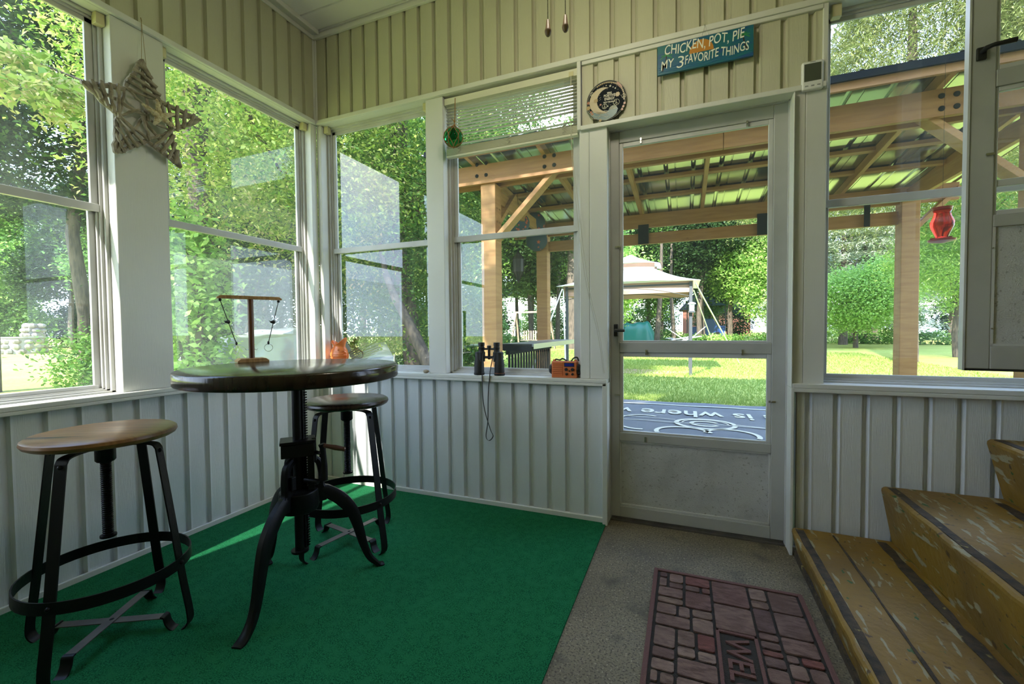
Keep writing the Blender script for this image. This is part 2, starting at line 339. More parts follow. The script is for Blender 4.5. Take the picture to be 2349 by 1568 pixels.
# ================================================================== SETTING
DX = .1033; SILL = .755; HD = 2.385; TOP = 2.985; DEP = .10
XR = 4.10; YR = -2.75
def siding(mb, mode, s0, s1, z0, z1, phase, step=DX, off=0.0):
    """vertical board siding: boards 'step' wide with a recessed joint; mode B: plane y=0, L: plane x=0"""
    g = .019; d = .017; prof = []
    k = math.floor((s0-phase)/step)-1; s = phase+k*step
    while s < s1+step:
        for (a, b) in ((s-g/2-.004, 0), (s-g/2, d), (s+g/2-.003, d), (s+g/2+.004, -.0015), (s+g/2+.012, 0)): prof.append((a, b))
        s += step
    prof = [(min(max(a, s0), s1), b) for a, b in prof]
    q = [prof[0]]
    for p in prof[1:]:
        if p[0]-q[-1][0] > 1e-5: q.append(p)
    k = len(q); v = []
    for (a, b) in q:
        for z in (z0, z1): v.append((a, off+b, z) if mode == 'B' else (-off-b, a, z))
    f = [(2*i, 2*i+2, 2*i+3, 2*i+1) if mode == 'B' else (2*i+1, 2*i+3, 2*i+2, 2*i) for i in range(k-1)]
    if mode == 'L': f = [tuple(reversed(t)) for t in f]
    mb.add(v, f)
    if mode == 'B': mb.box(s0, s1, .022, .12, z0, z1)
    else: mb.box(-.12, -.022, s0, s1, z0, z1)

o = MB(); siding(o, 'B', 0, 1.905, 0, .73, 1.096, .1027); struct('wall_back', o, 'siding_low', 'white vertical board siding below the back windows, left of the door', 'wall')
o = MB(); siding(o, 'B', 2.76, XR, 0, .745, 2.803, .1027); struct('wall_back', o, 'siding_low', 'white vertical board siding below the right window beside the stairs', 'wall')
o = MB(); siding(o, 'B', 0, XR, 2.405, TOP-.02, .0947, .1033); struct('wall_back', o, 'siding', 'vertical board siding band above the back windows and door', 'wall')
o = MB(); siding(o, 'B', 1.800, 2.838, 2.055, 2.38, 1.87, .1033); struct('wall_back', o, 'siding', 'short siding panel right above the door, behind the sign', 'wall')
o = MB(); siding(o, 'L', YR, 0, 0, .73, -1.482, .1013); struct('wall_left', o, 'siding_low', 'white vertical board siding under the left windows', 'wall')
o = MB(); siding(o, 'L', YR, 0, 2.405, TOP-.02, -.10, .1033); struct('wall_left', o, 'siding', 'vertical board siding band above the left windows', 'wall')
o = MB().box(-.12, XR, YR-.12, YR, -.15, TOP); struct('wall_rear', o, 'siding')
o = MB().box(XR, XR+.12, YR-.12, .12, -.15, .86).box(XR, XR+.12, YR-.12, -1.35, .86, TOP).box(XR, XR+.12, -.32, .12, .86, TOP).box(XR, XR+.12, -1.35, -.32, 2.86, TOP)
struct('wall_right', o, 'siding')
o = MB().box(-.12, XR, YR, .12, -.15, 0); struct('floor', o, 'concrete', 'stained exposed-aggregate concrete floor in front of the door', 'floor')
# ceiling: vinyl boards running along the back wall
o = MB(); y = 0.12
while y > YR-.1:
    y2 = y-.145; o.add([(-.12, y, TOP), (XR, y, TOP), (XR, y2+.012, TOP), (-.12, y2+.012, TOP)], [(0, 1, 2, 3)])
    o.add([(-.12, y2+.012, TOP), (XR, y2+.012, TOP), (XR, y2+.010, TOP+.012), (-.12, y2+.010, TOP+.012)], [(0, 1, 2, 3)])
    o.add([(-.12, y2+.010, TOP+.012), (XR, y2+.010, TOP+.012), (XR, y2, TOP), (-.12, y2, TOP)], [(0, 1, 2, 3)]); y = y2
o.box(-.2, XR+.1, YR-.2, .2, TOP+.02, TOP+.12)
struct('ceiling', o, 'ceiling', 'white board ceiling in the top corner', 'ceiling')
def tr(name, label, *boxes, m='trim', bevel=.003):
    o = MB()
    for b in boxes: o.box(*b)
    return struct(name, o, m, label, 'trim', bevel=bevel)
n_ = [0]
def T(label, *boxes, **k): n_[0] += 1; return tr('trim_%d' % n_[0], label, *boxes, **k)
# posts between windows
T('broad white corner-side post between the two left windows, behind the driftwood star', (-.115, 0, -1.122, -.917, SILL, HD))
T('narrow white corner post at the end of the left wall windows', (-.115, 0, -.048, .0, SILL, HD))
T('narrow white corner post at the left end of the back wall windows', (0, .036, 0, .115, SILL, HD))
T('white post between the first and second back window', (.855, .972, 0, .115, SILL, HD))
T('broad white post between the blind window and the door', (1.785, 1.836, -.002, .115, SILL, 2.05), (1.8365, 1.928, -.002, .115, SILL, 2.05))
T('slim white vertical strip beside the blind', (1.776, 1.796, -.016, .11, 2.04, 2.40))
T('broad white post between the door and the right window', (2.733, 2.780, -.002, .115, SILL, 2.045), (2.7805, 2.858, -.002, .115, SILL, 2.045))
T('slim vertical strip between the door siding panel and right window', (2.838, 2.858, -.010, .115, 2.03, 2.40))
T('white left jamb face of the door opening', (1.903, 1.929, -.030, .10, 0, .735))
T('white right jamb of the door opening standing proud of the wall', (2.731, 2.744, -.030, .125, 0, .75), (2.731, 2.736, -.028, .125, .75, 2.03))
# ledges and headers
T('white window ledge along the back wall, left of the door', (0, 1.925, -.030, .115, .735, SILL), (-.0, 1.925, -.030, -.006, .72, .735))
T('white window ledge along the back wall, right of the door', (2.737, XR, -.030, .115, .747, .768), (2.737, XR, -.030, -.006, .73, .747))
T('white window ledge along the left wall', (-.115, .030, YR, -.03, .735, SILL), (.006, .030, YR, -.03, .72, .735))
T('header board above the back windows with a thin lip', (0, XR, -.018, 0, HD, 2.412), (0, 1.80, 0, .115, HD, 2.404), (2.85, XR, 0, .115, HD, 2.404))
T('header board above the left windows with a thin lip', (0, .018, YR, -.018, HD, 2.412), (-.115, 0, YR, 0, HD, 2.404))
T('header board over the door opening', (1.796, 2.85, -.020, .115, 2.035, 2.058))
T('second lip under the header above the door siding', (1.80, 2.84, -.012, .02, 2.366, 2.385))
T('ceiling trim along the back wall', (0, XR, -.020, 0, TOP-.045, TOP-.02), (0, XR, -.006, .02, TOP-.02, TOP))
T('ceiling trim along the left wall', (0, .012, YR, 0, TOP-.045, TOP-.02), (0, .05, YR, -.02, TOP-.02, TOP-.001), (.05, .062, YR, -.02, TOP-.028, TOP))
T('vertical corner strip of the upper siding', (0, .018, -.012, 0, 2.412, TOP-.045), (0, .006, -.022, -.010, 2.412, TOP-.045), (0, .012, -.026, 0, 0.03, .72))
tr('baseboard_back', 'white strip at the foot of the back siding', (0.02, 1.905, -.010, .01, 0, .030))
tr('baseboard_left', 'white strip at the foot of the left siding', (0, .012, YR, 0, 0, .030))
tr('baseboard_right', 'strip at the foot of the siding right of the door', (2.744, XR, -.008, .01, 0, .03))

# ---------------------------------------------------------------- windows
def window(k, mode, s0, s1, label, pane='pane', s_in=.055, lower_film=None, zl=SILL):
    """double-hung aluminium window; outward depth from .06 to .115"""
    def bx(mb, a, b, d0, d1, z0, z1):
        if mode == 'B': mb.box(a, b, d0, d1, z0, z1)
        else: mb.box(-d1, -d0, a, b, z0, z1)
    w = thing('window_%d' % k, ((s0+s1)/2, .09, zl) if mode == 'B' else (-.09, (s0+s1)/2, zl), label, 'window', kind='structure')
    fr = MB(); z1 = HD; zm = 1.565
    for i, (d0, d1, t) in enumerate(((.055, .115, .014), (.070, .112, .026), (.080, .110, .034))):
        bx(fr, s0, s0+t, d0+.0, d1, zl, z1); bx(fr, s1-t, s1, d0, d1, zl, z1); bx(fr, s0, s1, d0, d1, z1-t*.9, z1); bx(fr, s0, s1, d0, d1, zl, zl+t*.6)
    fr.build('outer_frame', 'alu', w, bevel=.0012, seg=1)
    # upper sash (room side) and lower sash (outside)
    for nm, za, zb, d0, d1, ia in (('upper_sash', zm-.022, z1-.022, .078, .092, .038), ('lower_sash', zl+.012, zm+.01, .094, .108, .044)):
        m_ = MB(); t = .014 if nm == 'upper_sash' else .012
        bx(m_, s0+ia-.012, s0+ia+t, d0, d1, za, zb); bx(m_, s1-ia-t, s1-ia+.012, d0, d1, za, zb)
        bx(m_, s0+ia-.012, s1-ia+.012, d0, d1, zb-.02, zb); bx(m_, s0+.006 if nm == 'upper_sash' else s0+ia, s1-.006 if nm == 'upper_sash' else s1-ia, d0-.006, d1, za, za+(.034 if nm == 'upper_sash' else .024))
        sa = m_.build(nm, 'alu', w, bevel=.0012, seg=1)
        g = MB(); dm = (d0+d1)/2; bx(g, s0+ia, s1-ia, dm-.0015, dm+.0015, za+.01, zb-.01)
        pg = g.build('pane', pane, w)
    if lower_film:
        a, b, za, zb = lower_film; g = MB(); bx(g, a, b, .1105, .1110, za, zb); g.build('insect_screen', 'screen_film', w)
    # two small catches on the meeting rail
    for q in (s0+.12, s1-.16):
        c = MB(); bx(c, q, q+.04, .073, .080, zm-.024, zm-.016); c.build('catch', 'alu', w)
    return w
window(1, 'L', -2.66, -1.122, 'leftmost double-hung window looking onto the side lawn', 'pane_dusty')
window(2, 'L', -.917, -.048, 'double-hung window right of the driftwood star on the left wall', 'pane_dusty', lower_film=(-.835, -.075, .80, 1.42))
window(3, 'B', .036, .855, 'first window of the back wall beside the corner')
window(4, 'B', .972, 1.785, 'back wall window with the raised blind')
window(5, 'B', 2.836, XR-.02, 'wide window right of the door behind the open storm door', 'pane', zl=.768)

# ---------------------------------------------------------------- screen door in the back wall
d = thing('door_1', (2.33, .08, .03), 'grey aluminium storm door standing closed in the back wall', 'door', kind='structure')
mb = MB()
X0, X1, Z0, Z1, Y0, Y1 = 1.931, 2.729, .019, 2.032, .066, .094
for b in ((X0, 1.978), (2.672, X1)): mb.box(b[0], b[1], Y0, Y1, Z0, Z1)
mb.box(1.978, 2.672, Y0, Y1, 1.972, Z1).box(1.978, 2.672, Y0, Y1, .890, .943).box(1.978, 2.672, Y0, Y1, .425, .470).box(1.978, 2.672, Y0, Y1, Z0, .078)
mb.build('door_frame', 'alu_door', d, bevel=.003)
mb = MB()
for za, zb in ((.943, 1.972), (.470, .890)):
    for a, b, c, e in ((1.978, 1.996, za, zb), (2.652, 2.672, za, zb), (1.996, 2.652, zb-.022, zb), (1.996, 2.652, za, za+.010)): mb.box(a, b, .072, .088, c, e)
mb.build('glazing_frame', 'alu', d, bevel=.002)
MB().box(1.99, 2.66, .079, .081, .948, 1.955).build('upper_pane', 'pane_clean', d)
MB().box(1.99, 2.66, .079, .081, .475, .875).build('lower_pane', 'pane_clean', d)
MB().box(1.978, 2.672, .076, .084, .078, .425).build('kick_panel', 'stipple', d)
mb = MB()
for a, b, c, e in ((1.978, 1.986, .078, .425), (2.664, 2.672, .078, .425), (1.978, 2.672, .417, .425), (1.978, 2.672, .078, .090)): mb.box(a, b, .070, .078, c, e)
mb.build('panel_bead', 'alu', d, bevel=.0015)
# outer aluminium door frame
mb = MB().box(1.9285, 1.933, .050, .112, 0, 2.035).box(2.727, 2.7315, .050, .112, 0, 2.035).box(1.9285, 2.7315, .050, .112, 2.031, 2.036).box(1.93, 2.73, .098, .112, 2.0, 2.035).box(2.714, 2.73, .098, .112, 0, 2.0).box(1.93, 1.945, .098, .112, 0, 2.0)
mb.build('door_jamb', 'alu', d)
MB().box(1.93, 2.73, .05, .115, 0, .008).box(1.94, 2.72, .064, .09, .008, .018).build('threshold', 'iron_worn', d)
for (cx, cy, hor) in ((1470, 322, 0), (1714, 283, 0), (1417, 566, 1), (1416, 905, 1), (1482, 808, 0), (1703, 808, 0), (1771, 921, 1), (1480, 1008, 0)):
    p = P(cx, cy, 'y', .063); c = MB()
    if hor: c.box(p.x-.014, p.x+.014, .060, .067, p.z-.004, p.z+.004)
    else: c.box(p.x-.004, p.x+.004, .060, .067, p.z-.013, p.z+.013)
    c.lathe([(.0035, -.003), (.0045, 0), (.0045, .001)], (p.x, .060, p.z), 8, 'y'); c.build('clip', 'steel', d)
hp = P(1413, 757, 'y', .06)
h = MB().box(hp.x-.011, hp.x+.011, .052, .066, hp.z-.032, hp.z+.032).build('latch', 'black', d, bevel=.004)
MB().tube([(hp.x, .045, hp.z), (hp.x+.004, .020, hp.z), (hp.x+.05, .016, hp.z-.002)], [.009, .009, .007], 8).build('latch_lever', 'black', h, smooth=True)

# ---------------------------------------------------------------- open storm door at the top right (hinged on the house wall)
A = Vector((3.232, -.195, 0)); dr = Vector((.9917, -.1287, 0)); nn_ = Vector((-.1287, -.9917, 0))   # nn_ faces the room
def D(u, d, z): return A+dr*u+nn_*d+Vector((0, 0, z))
def dbox(mb, u0, u1, d0, d1, z0, z1):
    v = [D(u, dd, z) for z in (z0, z1) for (u, dd) in ((u0, d0), (u1, d0), (u1, d1), (u0, d1))]
    return mb.add(v, [(0, 1, 2, 3), (7, 6, 5, 4), (0, 4, 5, 1), (1, 5, 6, 2), (2, 6, 7, 3), (3, 7, 4, 0)])
ZB = .862; WD = .80
def dz(px_, py_):   # pixel -> (u, z) on the door's room face
    dd = _f+_r*((px_-1174.5)/F_PX)-_u*((py_-784)/F_PX); n3 = nn_; t = (A-CAM).dot(n3)/dd.dot(n3); q = CAM+dd*t; return (q-A).dot(dr), q.z
uS = dz(2278, 500)[0]; uG = dz(2292, 300)[0]
zK = dz(2282, 522)[1]; zG1 = dz(2292, 486)[1]; zR = dz(2292, 197)[1]; zR2 = dz(2292, 158)[1]; zKb = dz(2278, 788)[1]; zt = ZB+2.0
w = thing('door_2', tuple(D(.4, 0, ZB)), 'grey storm door swung open at the top of the stairs', 'door', kind='structure')
mb = MB(); dbox(mb, 0, uS, -.03, 0, ZB, zt); dbox(mb, WD-uS, WD, -.03, 0, ZB, zt); dbox(mb, uS, WD-uS, -.03, 0, ZB, zKb-.008); dbox(mb, uS, WD-uS, -.03, 0, zt-.08, zt)
dbox(mb, uS, WD-uS, -.03, 0, zK+.003, zG1-.008); dbox(mb, uS, WD-uS, -.03, 0, zR, zR2)
mb.build('door_frame', 'alu_door', w, bevel=.003)
mb = MB()
for za, zb in ((zG1-.008, zR), (zR2, zt-.08)):
    dbox(mb, uS, uG, -.024, -.006, za, zb); dbox(mb, WD-uG, WD-uS, -.024, -.006, za, zb); dbox(mb, uG, WD-uG, -.024, -.006, za, za+.016); dbox(mb, uG, WD-uG, -.024, -.006, zb-.016, zb)
mb.build('glazing_frame', 'alu', w, bevel=.002)
zm_ = dz(2292, 418)[1]; mb = MB(); dbox(mb, uG, WD-uG, -.022, -.010, zm_-.012, zm_+.012); mb.build('meeting_rail', 'alu', w, bevel=.002)
mb = MB(); dbox(mb, uG-.004, WD-uG+.004, -.017, -.015, zG1, zR); mb.build('lower_pane', 'pane', w)
mb = MB(); dbox(mb, uG-.004, WD-uG+.004, -.017, -.015, zR2, zt-.085); mb.build('upper_pane', 'pane', w)
mb = MB(); dbox(mb, uS, WD-uS, -.020, -.008, zKb-.008, zK+.003); mb.build('kick_panel', 'stipple', w)
mb = MB(); dbox(mb, uS, uS+.008, -.008, -.001, zKb-.008, zK+.003); dbox(mb, uS, WD-uS, -.008, -.001, zKb-.008, zKb); mb.build('panel_bead', 'alu', w)
mb = MB(); dbox(mb, -.006, 0, -.034, .004, ZB-.006, zt); mb.build('edge_strip', 'alu', w)
mb = MB(); dbox(mb, 0, WD, -.025, -.005, ZB-.008, ZB); mb.build('bottom_sweep', 'seal', w)
u0_, z0_ = dz(2251, 125); u1_, z1_ = dz(2321, 103)
mb = MB(); dbox(mb, u0_-.014, u0_+.012, 0, .010, z0_-.022, z0_+.022); hb = mb.build('door_handle', 'black', w, bevel=.003)
MB().tube([D(u0_, .008, z0_+.004), D(u0_+.004, .030, z0_+.006), D(u0_+.02, .036, z0_+.008), D(u1_, .034, z1_)], [.008, .008, .007, .0085], 10).build('lever', 'black', hb, smooth=True)
cu, cz = dz(2272, 354); mb = MB(); dbox(mb, cu-.012, cu+.010, 0, .006, cz-.004, cz+.004); mb.build('clip', 'steel', w)
for (a, b) in ((2278, 568), (2275, 753)):
    cu, cz = dz(a, b); mb = MB(); mb.sphere(D(cu, 0, cz), .0032, 8, 6); mb.build('screw', 'steel', w, smooth=True)
# ================================================================== INTERIOR THINGS
# green outdoor carpet
o = MB().box(.012, 1.918, YR, -.012, 0, .007)
rug = o.build('carpet', 'carpet'); tag(rug, 'green outdoor carpet lying under the pub table and stools', 'carpet')
# door mat
def brickmat():
    t = thing('door_mat', (2.45, -.8, 0), 'brick-patterned rubber door mat on the concrete beside the stairs', 'door mat')
    x0, x1, y1, y0 = 2.180, 2.708, -.364, -1.505
    MB().box(x0, x1, y0, y1, 0, .006).build('rubber_base', 'mat_base', t)
    bd = MB(); w = .016
    bd.box(x0, x0+w, y0, y1, .006, .012).box(x1-w, x1, y0, y1, .006, .012).box(x0+w, x1-w, y1-w, y1, .006, .012).box(x0+w, x1-w, y0, y0+w, .006, .012)
    bd.build('border', 'mat_border', t, bevel=.002)
    px0, px1, py1 = 2.394, 2.518, -.680
    py0 = y0+(y1-py1)
    fr = MB(); fw = .011
    fr.box(px0, px0+fw, py0, py1, .006, .013).box(px1-fw, px1, py0, py1, .006, .013).box(px0, px1, py1-fw, py1, .006, .013).box(px0, px1, py0, py0+fw, .006, .013)
    fr.build('nameplate_border', 'mat_border', t, bevel=.002)
    # WELCOME reads from the mat's long side: letters' tops point to the stairs
    cx = (px0+px1)/2
    text_mesh('lettering', 'WELCOME', 'mat_border', lambda u, v, d_: (cx-.034+v, py1-.028-u, .0065+max(0, d_)*3), .098, t, ext=.002, align='LEFT', width=(py1-py0)-.056, bold=.0012)
    br = MB(); rnd = random.Random(21); g = .0045; cells = []
    def split(a, b, c, e, depth):
        w_, h_ = b-a, e-c
        if (max(w_, h_) < .15 and rnd.random() < .50) or max(w_, h_) < .072 or depth > 9: cells.append((a, b, c, e)); return
        if w_ > h_*rnd.uniform(.75, 1.25):
            k = a+w_*rnd.choice((.38, .5, .62)); split(a, k, c, e, depth+1); split(k, b, c, e, depth+1)
        else:
            k = c+h_*rnd.choice((.38, .5, .62)); split(a, b, c, k, depth+1); split(a, b, k, e, depth+1)
    ax0, ax1, ay0, ay1 = x0+w+.005, x1-w-.005, y0+w+.005, y1-w-.005
    for (a, b, c, e) in ((ax0, px0-.002, ay0, (ay0+ay1)/2), (ax0, px0-.002, (ay0+ay1)/2, ay1), (px1+.002, ax1, ay0, (ay0+ay1)/2), (px1+.002, ax1, (ay0+ay1)/2, ay1), (px0-.002, px1+.002, py1, ay1), (px0-.002, px1+.002, ay0, py0)): split(a, b, c, e, 0)
    for (a, b, c, e) in cells:
        a += g; b -= g; c += g; e -= g; r_ = min(.008, (b-a)*.25, (e-c)*.25); poly = []
        for (qx, qy, t0) in ((b-r_, e-r_, 0), (a+r_, e-r_, 90), (a+r_, c+r_, 180), (b-r_, c+r_, 270)):
            for k in range(4): an = math.radians(t0+k*30); poly.append((qx+r_*math.cos(an)+rnd.uniform(-.0006, .0006), qy+r_*math.sin(an)+rnd.uniform(-.0006, .0006)))
        br.prism(poly, lambda u, v, d_: (u, v, d_), .006, .0115+rnd.uniform(0, .0015))
    br.build('brick_pattern', 'mat_brick', t, bevel=.0012, seg=1)
brickmat()

# staircase
st = thing('staircase', (3.1, -1.0, 0), 'worn ochre-painted wooden steps with dark grip strips climbing right', 'stairs')
steps = [((2.762, 0), (2.738, .127), 3.092), ((3.092, .127), (3.056, .352), 3.428), ((3.428, .352), (3.378, .577), 3.75), ((3.75, .577), (3.70, .80), XR-.004)]
YS0, YS1 = -2.10, -.034
for i, ((bx_, bz), (nx, nz_), ex) in enumerate(steps):
    pl = [(bx_, bz), (nx-.002, nz_-.016), (nx-.001, nz_-.006), (nx+.006, nz_), (nx+.012, nz_+.002), (ex, nz_), (ex, bz)]
    N = 40; v = []; f = []; rnd = random.Random(i+3)
    for j in range(N+1):
        yy = YS0+(YS1-YS0)*j/N; q = rnd.uniform(-.0022, .0022)
        for k, (a, b) in enumerate(pl): v.append((a+(q if k < 4 else 0), yy, b+(q*.5 if 1 < k < 5 else 0)))
    L_ = len(pl)
    for j in range(N):
        for k in range(L_): f.append((j*L_+k, j*L_+(k+1) % L_, (j+1)*L_+(k+1) % L_, (j+1)*L_+k))
    f.append(tuple(range(L_))); f.append(tuple(reversed(range(N*L_, N*L_+L_))))
    mb = MB().add(v, f); mb.build('step', 'ochre', st)
    def gstrip(x0a, x1a, y0a, y1a, seedn, wob=.004):
        r2 = random.Random(seedn); M_ = 30; a = []; b = []
        for j in range(M_+1):
            yy = y0a+(y1a-y0a)*j/M_; a.append((x0a+r2.uniform(-wob, wob), yy)); b.append((x1a+r2.uniform(-wob, wob), yy))
        poly = a+list(reversed(b)); MB().prism(poly, lambda u, v_, d_: (u, v_, d_), nz_+.0012, nz_+.0046).build('grip_strip', 'grip', st)
    gstrip(nx+.012, nx+.040, YS0, YS1-.02, i*5+1, .0018)
    if i < 3: gstrip(ex-.062, ex-.030, YS0, YS1-.07 if i else YS1-.03, i*5+2, .007)
    if i == 0: gstrip(nx+.142, nx+.150, YS0, YS1-.03, 77, .0022)
for nm, (bx_, bz) in (('base_board', (2.765, 0)),):
    MB().box(2.748, 2.762, YS0, YS1, 0, .028).build(nm, 'grip', st)

# stools
def curve(pts, n=6):
    """Catmull-Rom"""
    P_ = [Vector(p) for p in pts]; P_ = [P_[0]*2-P_[1]]+P_+[P_[-1]*2-P_[-2]]; o_ = []
    for i in range(1, len(P_)-2):
        for k in range(n):
            t = k/n; a, b, c, d_ = P_[i-1], P_[i], P_[i+1], P_[i+2]
            o_.append(.5*((2*b)+(c-a)*t+(2*a-5*b+4*c-d_)*t*t+(3*b-a-3*c+d_)*t**3))
    o_.append(P_[-2]); return o_
def thread(mb, c, r, z0, z1, pitch=.007):
    k = int((z1-z0)/pitch); prof = []
    for i in range(k): z = z0+i*pitch; prof += [(r*.86, z), (r, z+pitch*.35), (r, z+pitch*.6), (r*.86, z+pitch*.95)]
    mb.lathe(prof, c, 16)
def make_stool(loc, seatmat, label):
    t = thing('stool', loc, label, 'stool'); x, y, _ = loc; zs = .665
    MB().lathe([(.02, zs), (.178, zs), (.188, zs+.006), (.193, zs+.015), (.191, zs+.024), (.182, zs+.030), (.02, zs+.031)], (x, y, 0), 64).build('seat', seatmat, t, smooth=True)
    m_ = MB(); thread(m_, (x, y, 0), .015, .345, .62); m_.lathe([(.022, .338), (.022, .345)], (x, y, 0), 20); m_.lathe([(.06, zs-.006), (.06, zs)], (x, y, 0), 24); m_.build('screw', 'iron', t, smooth=True)
    MB().lathe([(.023, .592), (.027, .597), (.027, .640), (.023, .644)], (x, y, 0), 20).build('collar', 'iron', t, smooth=True)
    for k in range(4):
        a = PI/2*k; rd = Vector((math.cos(a), math.sin(a), 0)); tg = Vector((-rd.y, rd.x, 0)); c = Vector((x, y, 0))
        pts = curve([c+rd*r_+Vector((0, 0, z)) for r_, z in ((.018, .643), (.09, .648), (.143, .646), (.160, .634), (.167, .60), (.196, .39), (.224, .18), (.243, .060), (.240, .022), (.218, .004), (.190, .008), (.174, .028), (.168, .050), (.158, .054))], 5)
        MB().strip(pts, .032, .0045, tg).build('leg', 'iron', t, smooth=True)
        for zz, rr in ((.232, .222), (.622, .166)):
            p = c+rd*rr+Vector((0, 0, zz)); MB().sphere(p, .007, 10, 6).build('rivet', 'iron', t, smooth=True)
    for k in range(2):
        a = PI/2*k; rd = Vector((math.cos(a), math.sin(a), 0)); tg = Vector((-rd.y, rd.x, 0)); c = Vector((x, y, .046+.0035*k))
        MB().strip([c-rd*.166+Vector((0, 0, .002)), c-rd*.156+Vector((0, 0, .004)), c+rd*.156+Vector((0, 0, .004)), c+rd*.166+Vector((0, 0, .002))], .030, .003, tg).build('cross_bar', 'iron_worn', t)
    MB().sphere((x, y, .053), .008, 10, 6, (1, 1, .6)).build('bolt', 'iron', t, smooth=True)
    n = 48; v = []; f = []; ri, ro, z0, z1 = .2180, .2220, .214, .250
    for j in range(n):
        q = 2*PI*j/n
        for (r_, z) in ((ri, z0), (ro, z0), (ro-.001, z1), (ri-.001, z1)): v.append((x+r_*math.cos(q), y+r_*math.sin(q), z))
    for j in range(n):
        for k in range(4): f.append((j*4+k, ((j+1) % n)*4+k, ((j+1) % n)*4+(k+1) % 4, j*4+(k+1) % 4))
    MB().add(v, [tuple(reversed(q)) for q in f]).build('foot_ring', 'iron', t, smooth=True)
    return t
s1 = make_stool((.505, -1.425, .007), 'seat_wood', 'metal swivel stool with light brown wooden seat, nearest the camera at left')
s1.rotation_euler = (0, 0, math.radians(29))
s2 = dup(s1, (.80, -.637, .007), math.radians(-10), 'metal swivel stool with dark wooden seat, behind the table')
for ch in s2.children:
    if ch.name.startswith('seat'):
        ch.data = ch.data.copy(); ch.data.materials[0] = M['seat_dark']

# crank table
tb = thing('pub_table', (.89, -1.00, .007), 'round dark wood pub table on a black cast iron crank base', 'table'); tx, ty = .89, -1.00
ZT = .885
MB().lathe([(.05, ZT-.052), (.374, ZT-.052), (.381, ZT-.050), (.384, ZT-.046), (.385, ZT-.008), (.382, ZT-.003), (.376, ZT), (.05, ZT)], (tx, ty, 0), 96).build('tabletop', 'table_wood', tb, smooth=True)
MB().lathe([(.018, .16), (.018, ZT-.065), (.09, ZT-.06), (.09, ZT-.052)], (tx, ty, 0), 24).lathe([(.032, .152), (.032, .160)], (tx, ty, 0), 24).build('column', 'iron', tb, smooth=True)
vr = (Vector((CAM.x-tx, CAM.y-ty, 0))).normalized(); rt = Vector((-vr.y, vr.x, 0))   # towards camera, to the right
m_ = MB(); c0 = Vector((tx, ty, 0))+rt*.020
m_.beam(c0+Vector((0, 0, .165)), c0+Vector((0, 0, .80)), .016, .014)
for k in range(61): m_.beam(c0+rt*.009+Vector((0, 0, .17+k*.0101)), c0+rt*.009+Vector((0, 0, .175+k*.0101)), .012, .010)
m_.build('gear_rack', 'iron', tb)
# housing: top plate, body with window, lower hub
m_ = MB()
def ob(c, a, b, hz, z0, z1):  # oriented box along rt / vr
    v = [c+rt*(a*i)+vr*(b*j)+Vector((0, 0, z)) for z in (z0, z1) for i, j in ((-1, -1), (1, -1), (1, 1), (-1, 1))]
    m_.add(v, [(0, 3, 2, 1), (4, 5, 6, 7), (0, 1, 5, 4), (1, 2, 6, 5), (2, 3, 7, 6), (3, 0, 4, 7)])
cc = Vector((tx, ty, 0)); ob(cc, .062, .05, 0, .585, .597); ob(cc, .058, .046, 0, .535, .585)
for sgn in (-1,):
    ob(cc+vr*-.03, .03, .012, 0, .36, .535)
ob(cc+rt*.045, .012, .04, 0, .40, .535)
m_.lathe([(.03, .315), (.068, .318), (.074, .335), (.070, .395), (.045, .402), (.026, .402)], (tx, ty, 0), 32)
m_.build('gear_housing', 'iron', tb, smooth=True, bevel=.003)
# three cast legs, reaching feet measured from the photograph
feet = [Vector((.966, -1.31, .007)), Vector((1.074, -.752, .007)), Vector((.625, -.935, .007))]
for fp in feet:
    dv = (fp-Vector((tx, ty, 0))); R_ = Vector((dv.x, dv.y, 0)).length+.005; rd = Vector((dv.x, dv.y, 0)).normalized(); tg = Vector((-rd.y, rd.x, 0)); z7 = .007
    key = [(.040, .520, .022, .020), (.072, .500, .024, .022), (.082, .45, .022, .022), (.082, .40, .026, .024), (.100, .375, .045, .026), (.150, .335, .050, .028), (.195, .275, .048, .027), (.220, .200, .040, .025), (.240, .120, .032, .024), (.262, .060, .026, .024), (.290, .026, .018, .026), (R_-.008, .012, .010, .030), (R_+.010, .009, .007, .028)]
    cp = curve([Vector((k[0], k[1], 0)) for k in key], 4); hs = curve([Vector((k[2], k[3], 0)) for k in key], 4); v = []; f = []; K = len(cp)
    for i in range(K):
        q = cp[i]; d_ = (cp[min(i+1, K-1)]-cp[max(i-1, 0)]).normalized(); nx_ = Vector((-d_.y, d_.x, 0)); hh, ww = hs[i].x, hs[i].y*.62
        for a, b in ((-1, -1), (-.45, -1.0), (.45, -1.0), (1, -.55), (1, .55), (.45, 1), (-.45, 1), (-1, 1)):
            e = q+nx_*(hh*.5*a); p = Vector((tx, ty, 0))+rd*e.x+tg*(ww*b)+Vector((0, 0, max(e.y, z7))); v.append(p)
    for i in range(K-1):
        for j in range(8): f.append((i*8+j, i*8+(j+1) % 8, (i+1)*8+(j+1) % 8, (i+1)*8+j))
    f += [tuple(reversed(range(8))), tuple((K-1)*8+j for j in range(8))]
    MB().add(v, f).build('leg', 'iron', tb, smooth=True)
    # web linking the leg to the hub
    MB().prism([(.02, .33), (.10, .34), (.10, .395), (.07, .41), (.02, .40)], lambda u, w_, d__: Vector((tx, ty, 0))+rd*u+tg*d__+Vector((0, 0, w_)), -.014, .014).build('leg_web', 'iron', tb, bevel=.002)
